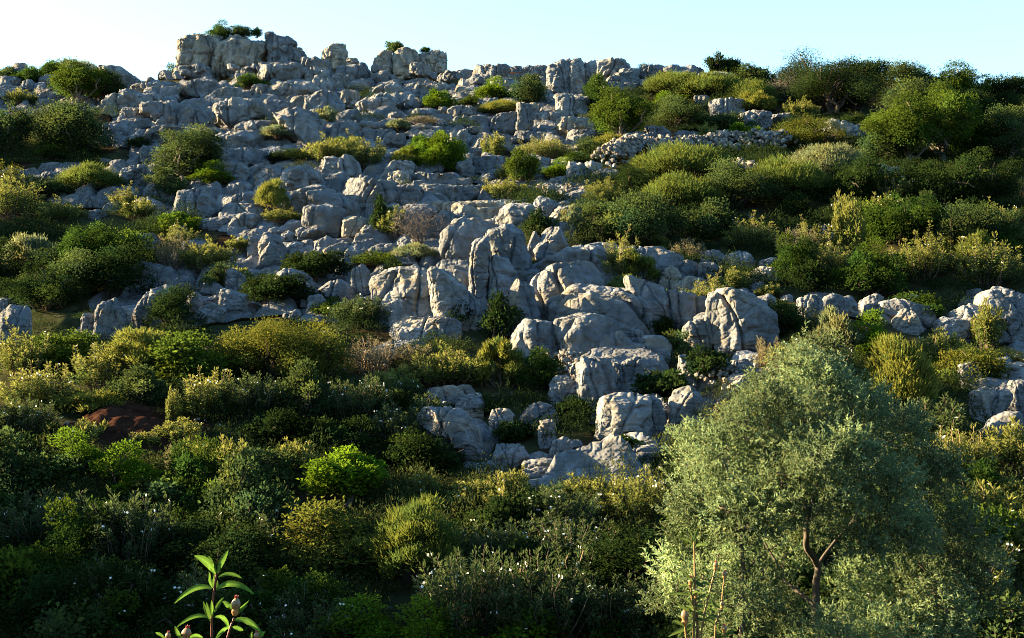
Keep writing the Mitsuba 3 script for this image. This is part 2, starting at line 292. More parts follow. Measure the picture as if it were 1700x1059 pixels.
# single boulders:  view, outline, optional label
HEROES = [
 # skyline and cliff
 ('B', '0,340 0,245 60,232 140,235 165,290 150,345'), ('B', '180,360 190,300 215,270 250,252 325,285 345,310 330,350'),
 ('B', '690,340 700,315 740,290 830,282 865,300 850,345'), ('B', '868,340 870,305 890,270 950,262 1025,258 1045,300 1010,340'),
 ('B', '1040,315 1042,285 1080,272 1110,285 1120,315'), ('B', '1105,335 1110,300 1190,270 1240,275 1250,330'),
 ('B', '1240,400 1235,330 1275,258 1320,243 1345,265 1360,320 1350,410', 'dark fluted cliff block on the skyline, leftmost of the three dark cliff blocks'),
 ('B', '1340,415 1345,330 1345,265 1370,232 1400,230 1420,260 1430,410', 'dark cliff block with a rounded point, middle of the three dark cliff blocks'),
 ('B', '1415,410 1418,320 1415,250 1450,240 1485,250 1485,320 1440,410', 'dark narrow cliff block, rightmost of the three dark cliff blocks'),
 ('B', '1480,345 1480,265 1510,237 1570,245 1610,265 1640,290 1660,345'), ('B', '1590,350 1600,290 1680,280 1700,300 1700,350'),
 ('B', '1500,400 1510,350 1600,345 1694,350 1694,395 1600,410'),
 ('C', '415,150 420,128 480,108 560,120 570,150'), ('C', '545,155 560,133 625,125 655,140 660,160'), ('C', '330,150 340,105 390,100 440,120 420,150'), ('C', '230,160 250,140 320,120 345,150 330,175'),
 ('B', '1275,520 1275,420 1300,405 1400,408 1438,425 1440,515 1350,535', 'upright blue-grey block with a pale flat top below the dark cliff'),
 ('B', '1265,610 1268,560 1300,540 1400,525 1460,545 1470,600', 'bright cream slab below the upright blue-grey block, left of the round tree'),
 # left ridge and upper slope
 ('A', '490,350 500,290 540,272 600,270 625,300 690,350 660,395 560,385'), ('A', '45,300 55,270 100,258 135,275 135,300'), ('A', '430,300 445,275 480,280 490,305'),
 ('A', '195,375 210,340 240,315 285,325 290,360 260,385'), ('A', '0,360 10,325 60,320 100,340 90,375'), ('A', '100,380 110,345 170,350 200,380 160,395'), ('A', '10,405 30,375 90,370 110,400'),
 ('A', '65,430 75,405 120,395 165,415 190,440 120,445'), ('A', '190,485 195,445 240,440 270,460 260,490'), ('A', '120,520 140,495 200,488 230,505 220,525'),
 ('A', '500,510 500,480 560,430 640,405 700,395 790,420 790,455 640,490 560,510'),
 ('A', '795,430 800,395 830,370 900,365 920,400 905,430'), ('A', '660,395 680,365 740,350 810,350 830,370 800,395'), ('A', '920,400 930,350 1000,330 1060,350 1110,385 1060,420'),
 ('A', '700,510 705,470 760,440 870,440 905,490 905,570 810,580 780,520'), ('A', '890,570 880,490 960,470 1040,485 1070,520 1068,570 960,590'),
 ('A', '515,640 518,580 560,545 680,545 780,570 700,600 600,670 540,680'), ('A', '600,530 620,475 690,475 740,500 700,540 640,545'), ('A', '570,680 620,640 700,615 800,600 850,570 900,585 860,640 700,690'),
 ('A', '1070,540 1080,470 1130,440 1250,440 1320,470 1330,510 1190,570 1110,560'), ('A', '1285,335 1290,290 1350,255 1460,255 1540,290 1500,335'), ('A', '1060,440 1070,400 1130,380 1210,385 1215,430'),
 ('A', '1380,500 1400,485 1480,510 1580,550 1635,620 1620,670 1530,650 1440,570'), ('A', '1185,610 1190,580 1260,545 1330,550 1370,580 1280,630'), ('A', '1070,690 1075,640 1120,605 1250,600 1290,620 1230,680'),
 ('A', '1450,475 1460,440 1540,410 1610,420 1640,460 1560,490'), ('A', '1310,500 1330,450 1430,440 1470,480 1400,510'), ('A', '1100,730 1130,690 1250,680 1330,700 1330,760 1200,770'), ('A', '930,330 940,310 1010,305 1060,330 1000,350'),
 ('A', '1520,330 1560,290 1640,300 1660,350 1580,370'), ('A', '1330,420 1350,380 1450,350 1560,370 1600,400 1480,430'), ('A', '960,620 980,590 1040,585 1080,610 1060,640'),
 ('B', '285,480 285,450 320,415 420,400 500,430 495,485 400,500'), ('B', '18,510 20,470 80,430 150,405 210,440 205,510 110,525'), ('B', '145,660 150,610 170,560 230,545 290,560 290,640 180,665'),
 ('B', '165,560 190,510 250,490 300,510 295,560'), ('B', '290,600 290,560 330,545 430,560 430,600'), ('B', '308,650 310,610 380,585 460,595 455,650'), ('B', '418,670 420,640 470,610 520,620 515,670'),
 ('B', '0,660 0,520 60,520 110,570 122,640 60,670'), ('B', '0,655 0,598 38,585 62,615 50,660'), ('B', '230,390 235,370 290,345 350,340 345,390'), ('B', '345,410 350,390 400,355 470,365 530,400 500,425'),
 ('B', '545,420 550,400 580,370 650,345 672,390 650,420'), ('B', '480,370 500,345 570,335 640,340 640,370'), ('B', '850,350 870,320 940,310 960,340 940,370'), ('B', '945,400 950,340 1010,325 1070,350 1085,400'),
 ('B', '952,610 952,560 980,515 1030,500 1080,530 1088,600', 'smooth blue-grey boulder in front of the upper slope scree, beside a rounded pillar of rock'), ('B', '1085,620 1078,540 1075,465 1140,462 1168,520 1160,580'), ('B', '1140,530 1140,480 1170,460 1195,500 1190,540'),
 ('B', '745,665 750,620 790,590 830,595 832,640 800,680'), ('B', '508,620 510,590 570,575 690,580 705,620'), ('B', '735,515 740,490 830,465 880,480 870,520'), ('B', '690,500 690,475 740,480 740,505'), ('B', '560,520 570,490 620,480 700,495 700,525'),
 ('B', '885,480 890,440 950,430 1010,450 1000,485'), ('B', '760,560 770,530 850,525 950,535 950,580 850,580'), ('B', '520,470 530,440 600,430 620,460 590,485'), ('B', '840,700 840,650 890,620 980,610 1050,630 1060,690 950,700'),
 ('B', '200,470 210,400 250,390 290,420 280,480'), ('B', '150,370 160,320 230,310 260,350 220,385'), ('B', '60,420 70,340 130,320 170,370 140,420'), ('B', '640,330 650,300 680,310 680,340'), ('B', '1195,530 1200,505 1260,500 1295,510 1290,560 1230,560'),
 ('B', '1100,640 1110,610 1170,600 1200,620 1190,650'), ('B', '1340,640 1350,610 1400,590 1470,600 1480,640'), ('B', '350,350 360,310 440,300 470,330 440,360'), ('B', '230,250 240,232 280,235 290,260'),
 # middle slope
 ('D', '912,150 915,80 945,45 1000,42 1050,65 1062,150', 'left one of twin smooth blue-grey domes under the dark flat shrub'),
 ('D', '1045,160 1050,70 1110,40 1180,42 1215,90 1224,150', 'right one of twin smooth blue-grey domes under the dark flat shrub'),
 ('D', '1212,110 1215,60 1240,15 1310,0 1380,30 1408,85 1395,112', 'smooth dark blue-grey dome to the right of the dark flat shrub'),
 ('D', '765,90 775,35 830,20 880,60 897,120 830,115'), ('D', '1485,125 1490,90 1560,20 1640,30 1672,70 1640,125'), ('D', '1535,140 1540,100 1600,70 1650,80 1648,142', 'small boulder with a bright cream face, left of the rounded bright green bush'),
 ('D', '1080,240 1080,150 1140,138 1250,148 1330,190 1405,240 1405,295 1300,285 1150,250', 'broad slab with one dark slanting crack in its upper left corner'),
 ('D', '1145,320 1150,250 1240,225 1320,270 1335,330 1260,375 1180,335'), ('D', '1335,200 1340,130 1400,95 1540,110 1585,160 1560,265 1480,270 1440,220'), ('D', '1570,240 1575,140 1640,125 1705,140 1705,200 1640,250'),
 ('B', '575,880 580,850 620,815 740,805 790,830 770,880'), ('B', '735,890 740,860 790,830 855,845 830,890'), ('B', '465,1000 470,960 480,880 580,865 600,930 570,1000'), ('B', '588,950 590,880 680,865 780,890 805,955'), ('B', '778,945 780,890 830,865 915,870 900,945'),
 ('B', '885,950 890,920 930,890 975,930 970,955'), ('B', '865,800 870,740 930,720 985,740 980,800'), ('B', '585,815 590,770 640,745 710,770 712,815'), ('B', '1135,800 1140,720 1190,715 1250,745 1240,780 1190,815'),
 ('B', '1335,880 1340,770 1380,755 1450,820 1450,880'), ('B', '1210,910 1215,880 1260,855 1345,870 1330,910'), ('B', '1425,815 1430,790 1490,755 1512,775 1480,815'), ('B', '1465,825 1470,805 1520,788 1578,790 1575,825'), ('B', '780,800 790,760 830,750 870,790 860,830'),
 ('D', '770,240 775,200 850,170 915,185 922,240'), ('D', '762,290 765,262 840,220 950,225 945,280 850,295'), ('D', '655,340 655,310 690,285 770,280 792,320 770,345'), ('D', '780,350 780,320 860,265 925,280 900,350'), ('D', '785,190 790,150 840,125 875,150 872,190'),
 ('D', '270,145 275,50 330,38 390,50 402,90 385,150'), ('D', '230,230 235,155 300,140 345,170 335,230'), ('D', '545,280 550,170 640,150 730,180 742,240 660,300'), ('D', '348,295 350,210 420,195 492,235 485,295'),
 ('D', '200,265 205,240 240,210 285,220 280,268'), ('D', '85,245 90,215 140,185 205,200 205,245'), ('D', '135,300 140,260 180,250 215,270 205,300'), ('D', '498,290 500,260 560,240 602,265 590,298'),
 ('D', '880,470 882,400 905,375 940,378 938,470', 'narrow left half of a boulder split by a dark upright crack'),
 ('D', '933,500 938,410 960,362 1020,375 1065,450 1062,505', 'broad right half of a boulder split by a dark upright crack'),
 ('D', '795,450 800,410 870,370 890,400 885,450'), ('D', '865,385 870,350 930,340 995,370 960,395'), ('D', '980,365 985,345 1020,332 1060,350 1050,372'), ('D', '1040,392 1045,365 1070,347 1102,370 1095,392'),
 ('D', '1065,450 1070,420 1100,400 1142,405 1138,445'), ('D', '1138,425 1140,400 1180,390 1197,420'), ('D', '1195,445 1200,410 1250,375 1297,400 1280,445'), ('D', '1110,380 1120,340 1200,325 1250,360 1180,385'),
 ('D', '1328,350 1330,295 1370,280 1430,295 1442,335 1390,375', 'small bright white boulder of blocky shape left of the bare twiggy bush'), ('D', '1410,395 1415,350 1440,325 1467,345 1462,395', 'little upright white stone beside the blocky white boulder'),
 ('D', '1245,470 1250,440 1320,405 1420,400 1475,430 1440,480'), ('D', '1440,470 1440,440 1520,410 1600,425 1595,470'), ('D', '1305,540 1310,490 1350,475 1375,510 1350,545'), ('D', '1140,480 1150,450 1220,445 1260,470 1220,495'),
 ('D', '315,565 320,525 390,495 460,500 492,540 440,580'), ('D', '382,618 385,590 420,575 447,600 430,620'), ('D', '446,612 450,590 500,570 530,590 515,614'), ('D', '510,640 515,600 570,560 628,575 625,640', 'small tilted pile-topping boulder left of the dark round mastic bush'),
 ('D', '340,770 345,735 420,640 500,610 525,650 450,730 400,795'), ('D', '600,725 605,660 640,640 672,655 665,725'), ('D', '675,712 680,670 730,652 795,665 803,715'), ('D', '742,740 745,645 800,625 865,645 872,700 840,745'),
 ('D', '605,780 610,765 660,710 720,695 778,720 765,780', 'pale rounded boulder at the front of a tight boulder cluster beside the dark round bush'), ('D', '665,640 670,600 720,590 765,620 750,645'), ('D', '778,630 780,540 830,530 880,580 893,635'),
 ('D', '890,645 895,600 930,570 990,570 995,640'), ('D', '995,620 1000,570 1080,530 1150,545 1205,600 1205,660 1110,625'), ('D', '1105,670 1110,610 1160,595 1182,650 1170,680'), ('D', '1210,690 1215,630 1260,595 1320,582 1362,600 1375,670 1290,695'),
 ('D', '1165,735 1170,660 1220,650 1262,700 1250,740'), ('D', '1245,750 1250,700 1310,685 1392,705 1392,750'), ('D', '1368,630 1375,540 1420,510 1452,550 1440,630'), ('D', '1050,760 1060,740 1110,720 1130,740 1100,765'), ('D', '1130,700 1135,675 1160,672 1160,705'),
 ('D', '155,860 160,740 190,680 240,672 285,730 312,800 310,870', 'lone smooth blue-grey monolith rising from dark bushes on the left'), ('D', '100,850 102,790 125,740 150,750 165,820 160,860', 'small stone leaning against the lone monolith'),
 ('I', '0,720 0,470 60,455 140,465 172,510 172,620 140,720', 'large blue-grey boulder cut by the left edge of the view'), ('I', '0,480 0,410 70,408 105,435 102,475', 'flat capstone lying on the large boulder at the left edge'),
 ('J', '30,225 60,200 130,195 160,215 120,235'), ('J', '0,560 10,530 120,525 150,560 100,575'), ('J', '190,600 200,560 250,540 300,560 320,610 250,620'), ('J', '290,590 300,560 340,555 350,590'), ('J', '130,300 140,275 190,270 190,300'),
 ('J', '0,215 5,180 60,170 100,190 60,220'), ('J', '590,870 600,820 660,815 700,850 670,890'), ('J', '800,890 810,850 860,850 890,880 860,905'), ('J', '440,520 450,485 490,490 500,525'), ('J', '480,560 490,490 540,490 555,530 530,565'),
 # the cleft rocks of the middle
 ('E', '478,120 480,60 560,45 690,50 742,60 720,140 640,165', 'bedded ledge with ochre bands above the cleft rocks'), ('E', '348,90 350,45 420,40 430,85', 'small warm ochre block on the bedded ledge, left one of two'), ('E', '420,100 425,58 480,45 482,100', 'small warm ochre block on the bedded ledge, right one of two'), ('E', '288,68 292,58 320,35 332,68'),
 ('E', '700,190 705,150 740,75 800,58 875,58 890,90 875,190 810,210', 'square-shouldered pale block right of the bedded ledge'), ('E', '110,215 120,190 150,125 230,65 340,60 380,90 350,170 270,225'),
 ('E', '338,210 340,150 400,95 470,98 482,160 440,215'), ('E', '472,165 475,110 560,96 632,120 625,160'), ('E', '408,300 410,180 470,140 580,138 642,170 645,230 600,350 540,410 480,400 440,330', 'tall grey dome with down-running flutes, left of the deep dark cleft'),
 ('E', '558,410 570,370 590,300 650,225 662,330 650,480 600,570 575,510', 'thin dark wedge of rock inside the deep dark cleft'), ('E', '648,380 650,250 700,215 780,168 820,230 868,370 855,480 800,470 700,420', 'tall pointed pillar on the right side of the deep dark cleft'),
 ('E', '640,560 650,470 650,380 700,330 770,350 802,430 802,485 745,500 720,545', 'lower foot of the tall pointed pillar beside the dark cleft'), ('E', '478,500 480,410 540,400 582,420 572,500'),
 ('E', '58,580 65,500 80,440 180,400 310,383 380,440 417,510 430,650 350,665 210,645 150,590', 'large pale rounded boulder with a sunlit crown, left of the deep cleft'), ('E', '398,600 380,470 355,405 470,398 510,460 590,570 645,660 625,730 540,670 450,640', 'long rock wedge sloping down right of the large pale rounded boulder'),
 ('E', '103,410 105,380 150,358 280,358 285,388 200,412'), ('E', '365,402 370,382 440,372 455,400'), ('E', '128,770 130,730 150,680 240,638 360,650 430,665 440,750 280,770', 'low broad boulder in front of the large pale rounded boulder'), ('E', '415,770 400,690 365,660 460,646 512,690 514,765 470,785'), ('E', '58,840 60,800 150,763 335,765 310,840'),
 ('E', '838,330 840,300 895,203 922,260 905,345', 'small sharp triangular rock in the dark gap right of the pointed pillar'), ('E', '895,360 940,280 970,178 1040,200 1062,275 970,325'), ('E', '972,175 975,130 1010,90 1090,73 1152,100 1140,155 1040,185'), ('E', '1148,220 1150,170 1180,153 1193,190 1185,225'), ('E', '718,560 720,500 760,483 792,500 785,560'),
 ('E', '0,190 0,140 22,138 32,190'), ('E', '0,245 0,200 40,168 62,200 55,245'), ('E', '28,335 30,290 100,263 182,270 185,330'), ('E', '182,320 185,260 220,228 262,250 255,320'), ('E', '0,300 5,245 60,240 92,265 60,300'), ('E', '900,150 890,60 920,20 1000,50 1020,80 980,140'), ('E', '850,480 845,420 880,395 920,400 900,470'),
 # the great boulders right of centre
 ('F', '100,300 115,240 215,158 300,108 460,78 592,90 645,170 705,270 560,280 400,260 230,290', 'broad domed boulder topping the great boulder group, under the olive green bush'), ('F', '615,170 620,98 690,110 722,240 755,300 700,250'), ('F', '690,260 697,165 740,103 800,108 832,150 870,138 940,140 962,180 890,240 850,300 790,310'),
 ('F', '843,345 845,280 880,230 930,208 962,260 945,340 900,358', 'small sunlit cream lump of rock, left one of two on the great boulder group'), ('F', '925,375 930,330 980,290 1040,263 1092,290 1065,370', 'small sunlit cream lump of rock, right one of two on the great boulder group'), ('F', '935,270 945,195 990,173 1062,208 1045,270'), ('F', '1055,290 1062,188 1140,188 1182,220 1175,290'),
 ('F', '28,500 32,400 35,345 60,298 110,288 145,320 155,400 200,490 150,560 60,570', 'upright lobed boulder at the left end of the great boulder group'), ('F', '150,480 145,330 170,270 250,213 330,208 420,188 485,210 535,300 545,400 400,480 260,500', 'rounded boulder with a small sunlit crest behind the sunlit-nosed boulder'),
 ('F', '255,540 262,420 290,328 380,325 480,312 640,312 712,338 785,400 802,560 785,600 640,580 400,600', 'great boulder with a warm sunlit nose in the middle of the slope'), ('F', '548,330 550,295 575,263 640,256 695,290 690,335'), ('F', '715,400 660,330 665,268 730,288 840,328 865,400 925,570 870,600 800,560'),
 ('F', '0,690 5,630 60,570 120,500 230,508 275,600 325,740 200,720 90,720', 'smooth sloping skirt of rock below the upright lobed boulder'), ('F', '300,740 280,620 275,525 340,473 440,500 530,520 595,560 590,640 510,700 400,745', 'smooth blue-grey boulder under the warm sunlit nose'),
 ('F', '500,690 505,640 560,590 640,568 690,620 725,700 690,740 620,755'), ('F', '620,620 625,570 660,538 740,543 755,600 720,660'), ('F', '735,700 745,630 770,590 850,598 902,670 912,730 820,730'),
 ('F', '393,860 395,780 420,725 500,713 560,728 592,820 605,920 560,980 480,980 420,900', 'banded upright boulder standing in the gully below the great boulder group'), ('F', '572,830 575,740 620,738 645,800 630,880'), ('F', '638,850 640,740 700,708 800,713 835,760 815,850 720,870'),
 ('F', '975,640 978,530 1010,488 1080,468 1132,498 1172,530 1170,600 1080,660 1000,690', 'lumpy boulder with a small capstone left of the big upright boulder'), ('F', '1110,520 1110,390 1150,360 1240,338 1300,360 1360,348 1420,390 1462,440 1468,540 1455,700 1360,690 1240,640 1150,580', 'big upright boulder with a smooth shaded face and sunlit top corner, right of centre'),
 ('F', '890,540 893,360 1000,345 1070,360 1110,400 1138,490 1100,560 970,600'), ('F', '938,870 942,780 945,710 990,698 1032,760 1045,870'), ('F', '1148,830 1155,780 1210,713 1242,760 1240,835'), ('F', '1230,800 1235,720 1340,718 1365,770 1340,810'), ('F', '1185,900 1190,850 1240,810 1330,798 1362,850 1330,905', 'low cream boulder on the dark rubble left of the pale olive tree'),
 ('F', '1062,190 1065,130 1130,118 1202,130 1195,190'), ('F', '1205,205 1210,150 1280,123 1342,140 1355,205'), ('F', '1398,225 1400,175 1460,158 1532,175 1530,225'), ('F', '1338,290 1340,250 1400,208 1470,213 1532,250 1530,290', 'low bright cream boulder among shrubs above the big upright boulder'), ('F', '828,160 830,145 860,125 892,140 885,162'),
 ('F', '1340,345 1345,300 1400,290 1440,330 1400,370'), ('F', '1380,440 1385,380 1440,360 1490,400 1480,450'), ('F', '0,380 0,325 30,318 45,350 40,385'),
 # gully and foot of the slope
 ('G', '1018,470 1020,420 1035,345 1120,318 1220,313 1292,360 1310,470 1305,570 1180,545 1040,540', 'big pale block with many level bedding bands at the foot of the gully'), ('G', '1268,440 1270,340 1330,318 1362,340 1385,430 1360,490 1310,490'), ('G', '1405,460 1412,340 1450,288 1530,273 1582,310 1575,420 1500,470', 'rounded pale block right of the bedding-banded block, beside the olive tree'), ('G', '1358,396 1360,373 1400,358 1432,375 1430,398'), ('G', '1363,432 1365,403 1400,394 1422,420 1410,436'),
 ('G', '78,390 80,340 100,273 190,266 320,263 348,300 330,390', 'flat-topped grey block in dark shrubs at the left end of the lowest rocks'), ('G', '248,440 250,385 270,328 320,310 387,312 402,370 375,460 310,450'), ('G', '50,480 55,440 110,398 200,388 290,405 372,490 388,600 375,665 320,655 240,560 110,500', 'long grey boulder sloping down into dark shrubs at the left of the lowest rocks'),
 ('G', '432,550 435,470 450,398 540,393 562,420 540,500 470,560'), ('G', '602,480 605,430 630,373 700,356 772,385 803,440 803,510 720,490'), ('G', '698,600 700,470 750,453 782,490 793,600'), ('G', '455,690 460,650 480,588 600,583 642,650 600,690'),
 ('G', '765,640 770,620 780,568 830,543 900,558 925,620 900,650'), ('G', '888,620 890,560 930,563 952,620'), ('G', '618,800 620,740 640,678 740,663 800,680 832,760 825,810', 'left one of two cracked grey blocks forming the lowest rock'), ('G', '805,750 812,690 830,640 950,618 1060,623 1105,700 1060,760 900,765', 'right and wider one of two cracked grey blocks forming the lowest rock'), ('G', '648,675 650,648 700,623 762,645 750,675'),
 ('G', '1118,695 1120,660 1160,630 1260,598 1340,588 1355,640 1280,700'), ('G', '1198,620 1200,598 1260,568 1312,590 1290,620'), ('G', '770,260 810,215 850,213 902,270 925,350 880,360 820,320'), ('G', '755,330 760,250 800,255 852,330 820,360'),
 # right-hand outcrops
 ('H', '335,530 335,460 390,438 425,448 428,540 380,550'), ('H', '422,520 425,453 465,433 502,445 490,515'), ('H', '472,512 475,495 500,450 535,441 557,475 552,512'), ('H', '568,500 570,468 630,433 657,450 657,505'), ('H', '655,510 655,468 740,453 810,480 852,530 845,555 780,540'), ('H', '695,590 700,540 740,493 780,508 803,560 780,590', 'small pale sunlit boulder in front of a long boulder, above the bright green bush'), ('H', '738,490 740,448 790,438 817,470 812,495'),
 ('H', '863,585 865,538 900,523 970,533 987,590 980,615 920,605', 'smooth round-topped boulder apart to the left of the fluted right-hand outcrop'), ('H', '920,560 925,490 980,476 1060,483 1112,520 1140,600 1060,610'), ('H', '1030,500 1040,448 1090,423 1140,458 1182,540 1200,630 1140,625 1105,540', 'long fluted rock rib, left one in the right-hand outcrop'), ('H', '1080,450 1085,413 1140,418 1200,450 1200,610 1165,540', 'long fluted rock rib, right one in the right-hand outcrop, cut by the edge'), ('H', '982,460 985,423 1030,413 1037,460'),
 ('H', '953,770 955,713 1000,698 1042,770 1035,810 980,800'), ('H', '1033,790 1035,738 1060,703 1200,698 1200,760 1150,790 1080,800', 'flat-topped pale block, uppermost of the lower right outcrop'), ('H', '998,890 1000,810 1060,793 1130,798 1155,850 1120,900 1020,920', 'square pale block in the middle of the lower right outcrop'), ('H', '1140,880 1143,788 1200,768 1200,890'), ('H', '1035,1000 1040,970 1090,908 1150,888 1200,893 1200,1000 1100,1025', 'dark low boulder, lowest of the lower right outcrop'),
 ('H', '778,745 780,698 830,718 825,755'), ('H', '268,470 270,448 310,435 312,470'), ('C', '995,350 1000,308 1050,293 1130,303 1178,325 1150,365 1050,355', 'long smooth pale slab beside the trees at the upper right'), ('C', '595,290 600,233 650,218 712,235 705,290'), ('C', '538,245 540,213 580,203 592,230 585,250'), ('C', '695,320 700,278 760,263 803,290 795,325'), ('C', '465,390 470,348 510,333 562,360 550,390'), ('C', '585,380 590,348 650,333 672,360 665,382'), ('C', '365,370 370,328 410,318 452,340 445,372'), ('C', '288,390 290,353 330,338 372,360 368,390'),
 ('C', '148,485 150,458 190,443 212,465 205,488'), ('C', '175,505 180,488 240,468 283,485 270,508'), ('C', '88,530 90,458 120,443 172,500 168,545'), ('C', '0,550 0,528 40,513 92,520 88,550'), ('C', '22,675 25,640 60,603 120,598 162,620 150,675'), ('C', '18,725 20,688 60,658 112,670 112,725'), ('C', '1340,545 1350,520 1420,515 1445,545 1420,560'), ('C', '1440,590 1450,560 1500,560 1530,585 1500,598'),
 ('C', '790,300 810,275 870,270 880,300'), ('C', '50,410 60,392 130,390 190,400 180,415'),
]
# loose rocks that fill the upper slope between the traced ones, scattered over the ground there
def fill_rocks():
    rng = np.random.default_rng(77)
    out, tries = [], 0
    taken = [(p[:, 0].min(), p[:, 1].min(), p[:, 0].max(), p[:, 1].max()) for p in (pts(h[0], h[1]) for h in HEROES)]
    zone = Polygon([(0, 130), (60, 120), (230, 140), (290, 120), (520, 110), (740, 120), (960, 150), (975, 240), (880, 330), (650, 340), (430, 380), (300, 420), (210, 330), (180, 200), (0, 200)])
    while len(out) < 62 and tries < 6000:
        tries += 1
        x, y = rng.uniform(0, 980), rng.uniform(115, 420)
        if not zone.contains(Point(x, y)): continue
        s = rng.uniform(11, 30) * (0.7 + y / 500)
        w, h = s * rng.uniform(0.9, 1.7), s * rng.uniform(0.55, 0.9)
        inside = sum(max(0, min(x + w / 2, b[2]) - max(x - w / 2, b[0])) * max(0, min(y, b[3]) - max(y - h, b[1])) for b in taken)
        if inside > 0.30 * w * h: continue
        n = rng.integers(6, 9)
        a = np.sort(rng.uniform(0, 2 * np.pi, n)) * 0.5 + np.arange(n) * np.pi / n
        k = rng.uniform(0.8, 1.1, n)
        poly = np.stack([x + w / 2 * k * np.sign(np.cos(a)) * np.abs(np.cos(a)) ** 0.7, y - h / 2 + h / 2 * k * np.sign(np.sin(a)) * np.abs(np.sin(a)) ** 0.7], 1)
        taken.append((x - w / 2, y - h, x + w / 2, y))
        out.append(poly)
    return out

for name, label, depth, view, blocks in OUTCROPS:
    key = numbered(name)
    tag(key, label, 'rock outcrop')
    for i, b in enumerate(blocks):
        body, d, info = outline_body(pts(view, b), 500 + i + len(name) * 31, depth - (1.5 if i >= 7 else 0) , 0.8, 1.1, 1.0, sink=0.12, blocky=0.12)
        scene[numbered('block', key)] = mikit.ply(body, 'limestone_cream' if i < 4 or name == 'rock_butte' else 'limestone', smooth=True)
    p = np.vstack([pts(view, b) for b in blocks])
    rock_info.append((key, p[:, 0].mean(), p[:, 1].mean(), np.ptp(p[:, 0]), np.ptp(p[:, 1]), depth, label))
for i, h in enumerate(HEROES + [('', p) for p in fill_rocks()]):
    poly = pts(h[0], h[1]) if h[0] else h[1]
    body, d, info = outline_body(poly, 1000 + i, thick=0.75 if h[0] else 1.0, rough=1.0 if poly[:, 1].mean() < 330 else 0.8, blocky=0.09 if poly[:, 1].mean() < 330 else 0.045)
    key = numbered('boulder')
    pale = len(h) > 2 and any(w in h[2] for w in ('cream', 'bright', 'white', 'ochre', 'pale')) or (i * 7919) % 10 < 4 and poly[:, 1].mean() < 300
    cream = len(h) > 2 and any(w in h[2] for w in ('cream', 'white', 'ochre'))
    scene[key] = mikit.ply(body, 'limestone_cream' if cream else 'limestone_pale' if pale else 'limestone', smooth=True)
    rock_info.append((key, *info, d, h[2] if len(h) > 2 else None))
# ---------------------------------------------------------------- plants: leaves, twigs and flowers as meshes
def unit(v): return v / np.maximum(np.linalg.norm(v, axis=-1, keepdims=True), 1e-9)
def leaf_mesh(c, d, nn, L, Wd, col, fold=0.25):
    """Folded four-cornered leaves: foot c, direction d, face normal nn, length, width, colour."""
    n = len(c)
    d = unit(d); s = unit(np.cross(d, nn)); up = np.cross(s, d)
    L, Wd = np.broadcast_to(L, n)[:, None], np.broadcast_to(Wd, n)[:, None]
    m = c + d * L * 0.5 + up * Wd * fold
    v = np.stack([c, m - s * Wd / 2, c + d * L - up * L * 0.06, m + s * Wd / 2], 1).reshape(-1, 3)
    k = np.arange(n)[:, None] * 4
    f = np.concatenate([k + [0, 3, 2], k + [0, 2, 1]])
    return v, f, np.repeat(col, 4, 0)
def join(parts):
    vs, fs, cs, at = [], [], [], 0
    for v, f, c in parts:
        vs.append(v); fs.append(f + at); cs.append(c); at += len(v)
    return np.vstack(vs), np.vstack(fs), np.vstack(cs)
def tube(p, r, col, sides=5):
    p = np.asarray(p, float); r = np.broadcast_to(r, len(p))
    t = unit(np.gradient(p, axis=0))
    a = unit(np.cross(t, np.where(np.abs(t[:, 2:]) < 0.9, [0, 0, 1.0], [1.0, 0, 0]))); b = np.cross(t, a)
    g = np.arange(sides) * 2 * np.pi / sides
    v = (p[:, None] + r[:, None, None] * (np.cos(g)[None, :, None] * a[:, None] + np.sin(g)[None, :, None] * b[:, None])).reshape(-1, 3)
    i, j = np.meshgrid(np.arange(len(p) - 1), np.arange(sides), indexing='ij')
    q = np.stack([i * sides + j, i * sides + (j + 1) % sides, (i + 1) * sides + (j + 1) % sides, (i + 1) * sides + j], -1).reshape(-1, 4)
    return v, np.vstack([q[:, [0, 1, 2]], q[:, [0, 2, 3]]]), np.tile(col, (len(v), 1))
def wiggle(a, b, rng, n=6, amp=0.12):
    a, b = np.asarray(a, float), np.asarray(b, float)
    t = np.linspace(0, 1, n)[:, None]
    w = np.cumsum(rng.normal(size=(n, 3)), 0); w = w - w[0] - t * (w[-1] - w[0])
    return a + (b - a) * t + w * amp * np.linalg.norm(b - a) / n
def tones(rng, n, col, spread=0.22, warm=0.10):
    c = np.array(col)[None] * np.exp(rng.normal(0, spread, (n, 1)))
    c = c * (1 + warm * rng.normal(size=(n, 1)) * np.array([[1.0, 0.25, -0.6]]))
    return np.clip(c, 0.004, 0.6)

